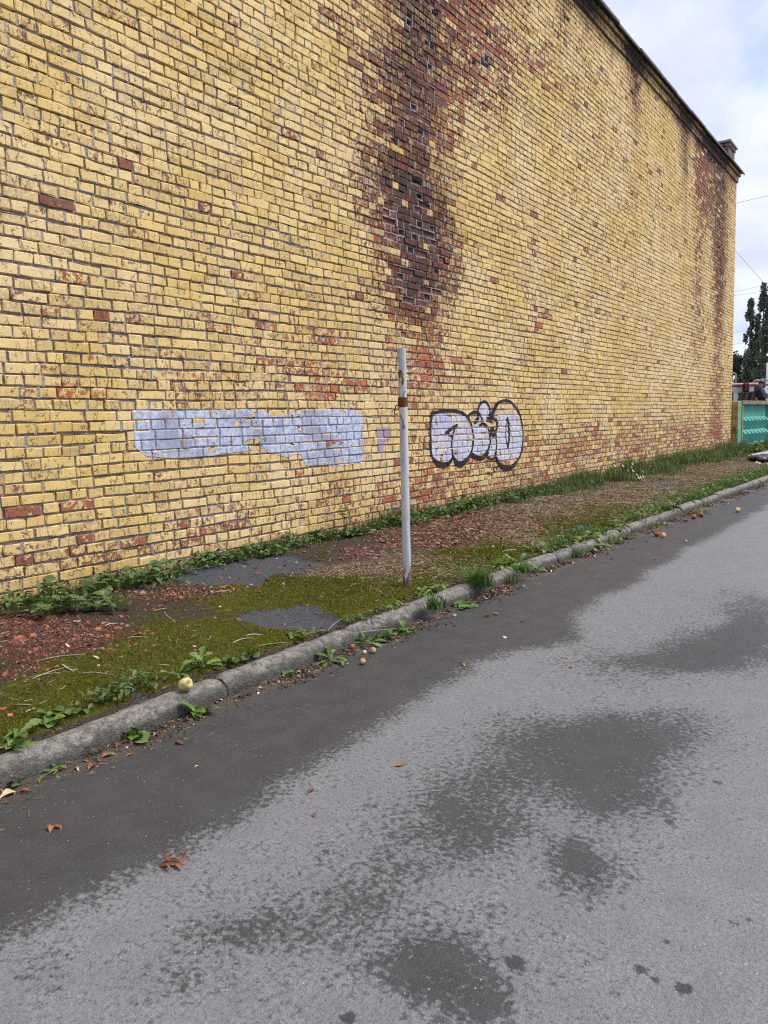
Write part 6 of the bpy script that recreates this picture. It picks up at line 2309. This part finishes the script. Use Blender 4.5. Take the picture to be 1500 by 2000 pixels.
def tree(name, label, base, leaders, n, mat, seed, leaf=.22):
    """leaders: list of (x offset, y offset, bottom z, top z, radius) upright crowns; a trunk with limbs"""
    r3 = np.random.default_rng(seed)
    root = empty(name, base)
    mb = MB()
    for (lx_, ly_, zb, zt_, rad) in leaders:
        mb.tube([(0, 0, 0), (lx_ * .25, ly_ * .25, zb * .6), (lx_ * .8, ly_ * .8, zb + (zt_ - zb) * .3), (lx_, ly_, zt_ * .97)], [.30, .24, .14, .03], 7)
    mb.build('trunk', M_BARK, root, True)
    C, NRM = [], []
    tot = sum((l_[3] - l_[2]) * l_[4] for l_ in leaders)
    for (lx_, ly_, zb, zt_, rad) in leaders:
        # boughs: steep ellipsoid clumps spread up the leader
        nb = max(14, int((zt_ - zb) / rad * 3.4))
        m = int(n * (zt_ - zb) * rad / tot / nb)
        for b in range(nb):
            t = r3.random() ** .9
            prof = (1.25 - t) * min(1, .5 + t * 2.2) * .95
            a = r3.uniform(0, 6.28)
            rr = rad * prof * r3.uniform(.15, 1.05)
            c_ = np.array([lx_ * (.5 + .5 * t) + rr * math.cos(a), ly_ * (.5 + .5 * t) + rr * math.sin(a), zb + (zt_ - zb) * t])
            sz_ = rad * r3.uniform(.16, .36)
            q = r3.normal(0, 1, (m, 3))
            q = q / np.linalg.norm(q, axis=1)[:, None] * (r3.random((m, 1)) ** .45)
            C.append(c_ + q * np.array([sz_, sz_, sz_ * 2.3]))
    C = np.concatenate(C)
    n_ = len(C)
    A = r3.normal(0, 1, (n_, 3))
    A /= np.linalg.norm(A, axis=1)[:, None]
    Bv = np.cross(A, r3.normal(0, 1, (n_, 3)))
    Bv /= np.linalg.norm(Bv, axis=1)[:, None]
    s_ = leaf * .8 * r3.uniform(.6, 1.3, (n_, 1))
    V = np.stack([C - A * s_, C + Bv * s_ * .55, C + A * s_, C - Bv * s_ * .55], 1)
    tn = np.repeat(r3.random(n_), 4)
    obj('crown', mesh_np('crown', V.reshape(-1, 3), np.arange(n_ * 4).reshape(-1, 4), None, mat, {'tone': tn}), root)
    tag(root, label, 'tree')
    return root


def tree_at(name, label, u, dist, leaders_px, n, mat, seed, leaf=.22):
    b = beyond(u, 800, dist)
    k = dist * math.cos(math.atan((u - 750) / FPX)) / FPX     # metres per photograph pixel there
    ld = []
    for (ul, vt, vb, rpx, dy_) in leaders_px:
        off = (ul - u) * k
        ld.append((R0[0] * off + dy_ * R0[1], R0[1] * off - dy_ * R0[0], EYE[2] + (806 - vb) * k, EYE[2] + (806 - vt) * k, rpx * k))
    return tree(name, label, (b.x, b.y, 0), ld, n, mat, seed, leaf)


tree_at('poplar_tree', 'slender poplar with a forked top nearest the building corner', 1468, 95, [(1461, 584, 780, 16, 0), (1471, 628, 785, 16, .6), (1476, 690, 785, 21, -.6)], 10500, M_LEAF1, 801, .20)
tree_at('poplar_tree', 'taller poplar reaching the right picture edge', 1492, 92, [(1486, 566, 785, 17, 0), (1497, 548, 785, 21, .5), (1508, 590, 780, 20, -.4)], 13500, M_LEAF1, 802, .20)
tree_at('poplar_tree', 'poplar just outside the right of the taller poplar', 1530, 96, [(1525, 570, 780, 18, 0), (1540, 600, 780, 18, 1)], 6000, M_LEAF1, 803, .22)
tree_at('leafy_tree', 'dark rounded tree right beside the building corner', 1438, 104, [(1436, 688, 800, 22, 0), (1450, 694, 800, 20, 1)], 6000, M_LEAF2, 804, .24)
tree_at('leafy_tree', 'dark tree behind the loader and fence', 1472, 110, [(1462, 690, 800, 20, 0), (1480, 700, 800, 20, 1), (1500, 700, 800, 20, -1)], 8000, M_LEAF2, 805, .24)
tree_at('leafy_tree', 'dark tree hidden mostly behind the building corner', 1415, 108, [(1410, 680, 800, 18, 0), (1395, 690, 800, 16, 1)], 6000, M_LEAF2, 806, .26)

# ------------------------------------------------------------------ overhead wires
M_WIRE = mottled('wire', (.10, .10, .115), (.16, .16, .18), 3, rough=.6)
for k, ((u0, v0), (u1, v1), dist, lb) in enumerate([
        ((1440, 394), (1500, 380), 45, 'topmost overhead wire crossing the sky beside the building'), ((1438, 488), (1492, 549), 45, 'steep overhead wire slanting down to the poplars'),
        ((1436, 568), (1482, 559), 70, 'overhead wire level with the poplar tops'), ((1436, 576), (1470, 571), 70, 'faint overhead wire just below the poplar-top wire'),
        ((1434, 648), (1454, 646), 70, 'upper wire of the low pair left of the poplars'), ((1434, 672), (1454, 668), 70, 'lower wire of the low pair left of the poplars')]):
    a, b = beyond(u0, v0, dist), beyond(u1, v1, dist)
    dv = b - a
    a2, b2 = a - dv * 1.6, b + dv * (1.6 if k < 2 else .6)
    ctr = (a2 + b2) / 2
    pts = []
    for q in range(11):
        t = q / 10
        p = a2 + (b2 - a2) * t - ctr
        p.z -= 4 * t * (1 - t) * .01 * (b2 - a2).length
        pts.append(p)
    mb = MB()
    mb.tube(pts, .009 if dist < 60 else .010, 6)
    o = mb.build('overhead_wire', M_WIRE, None, True, ctr)
    tag(o, lb, 'wire')
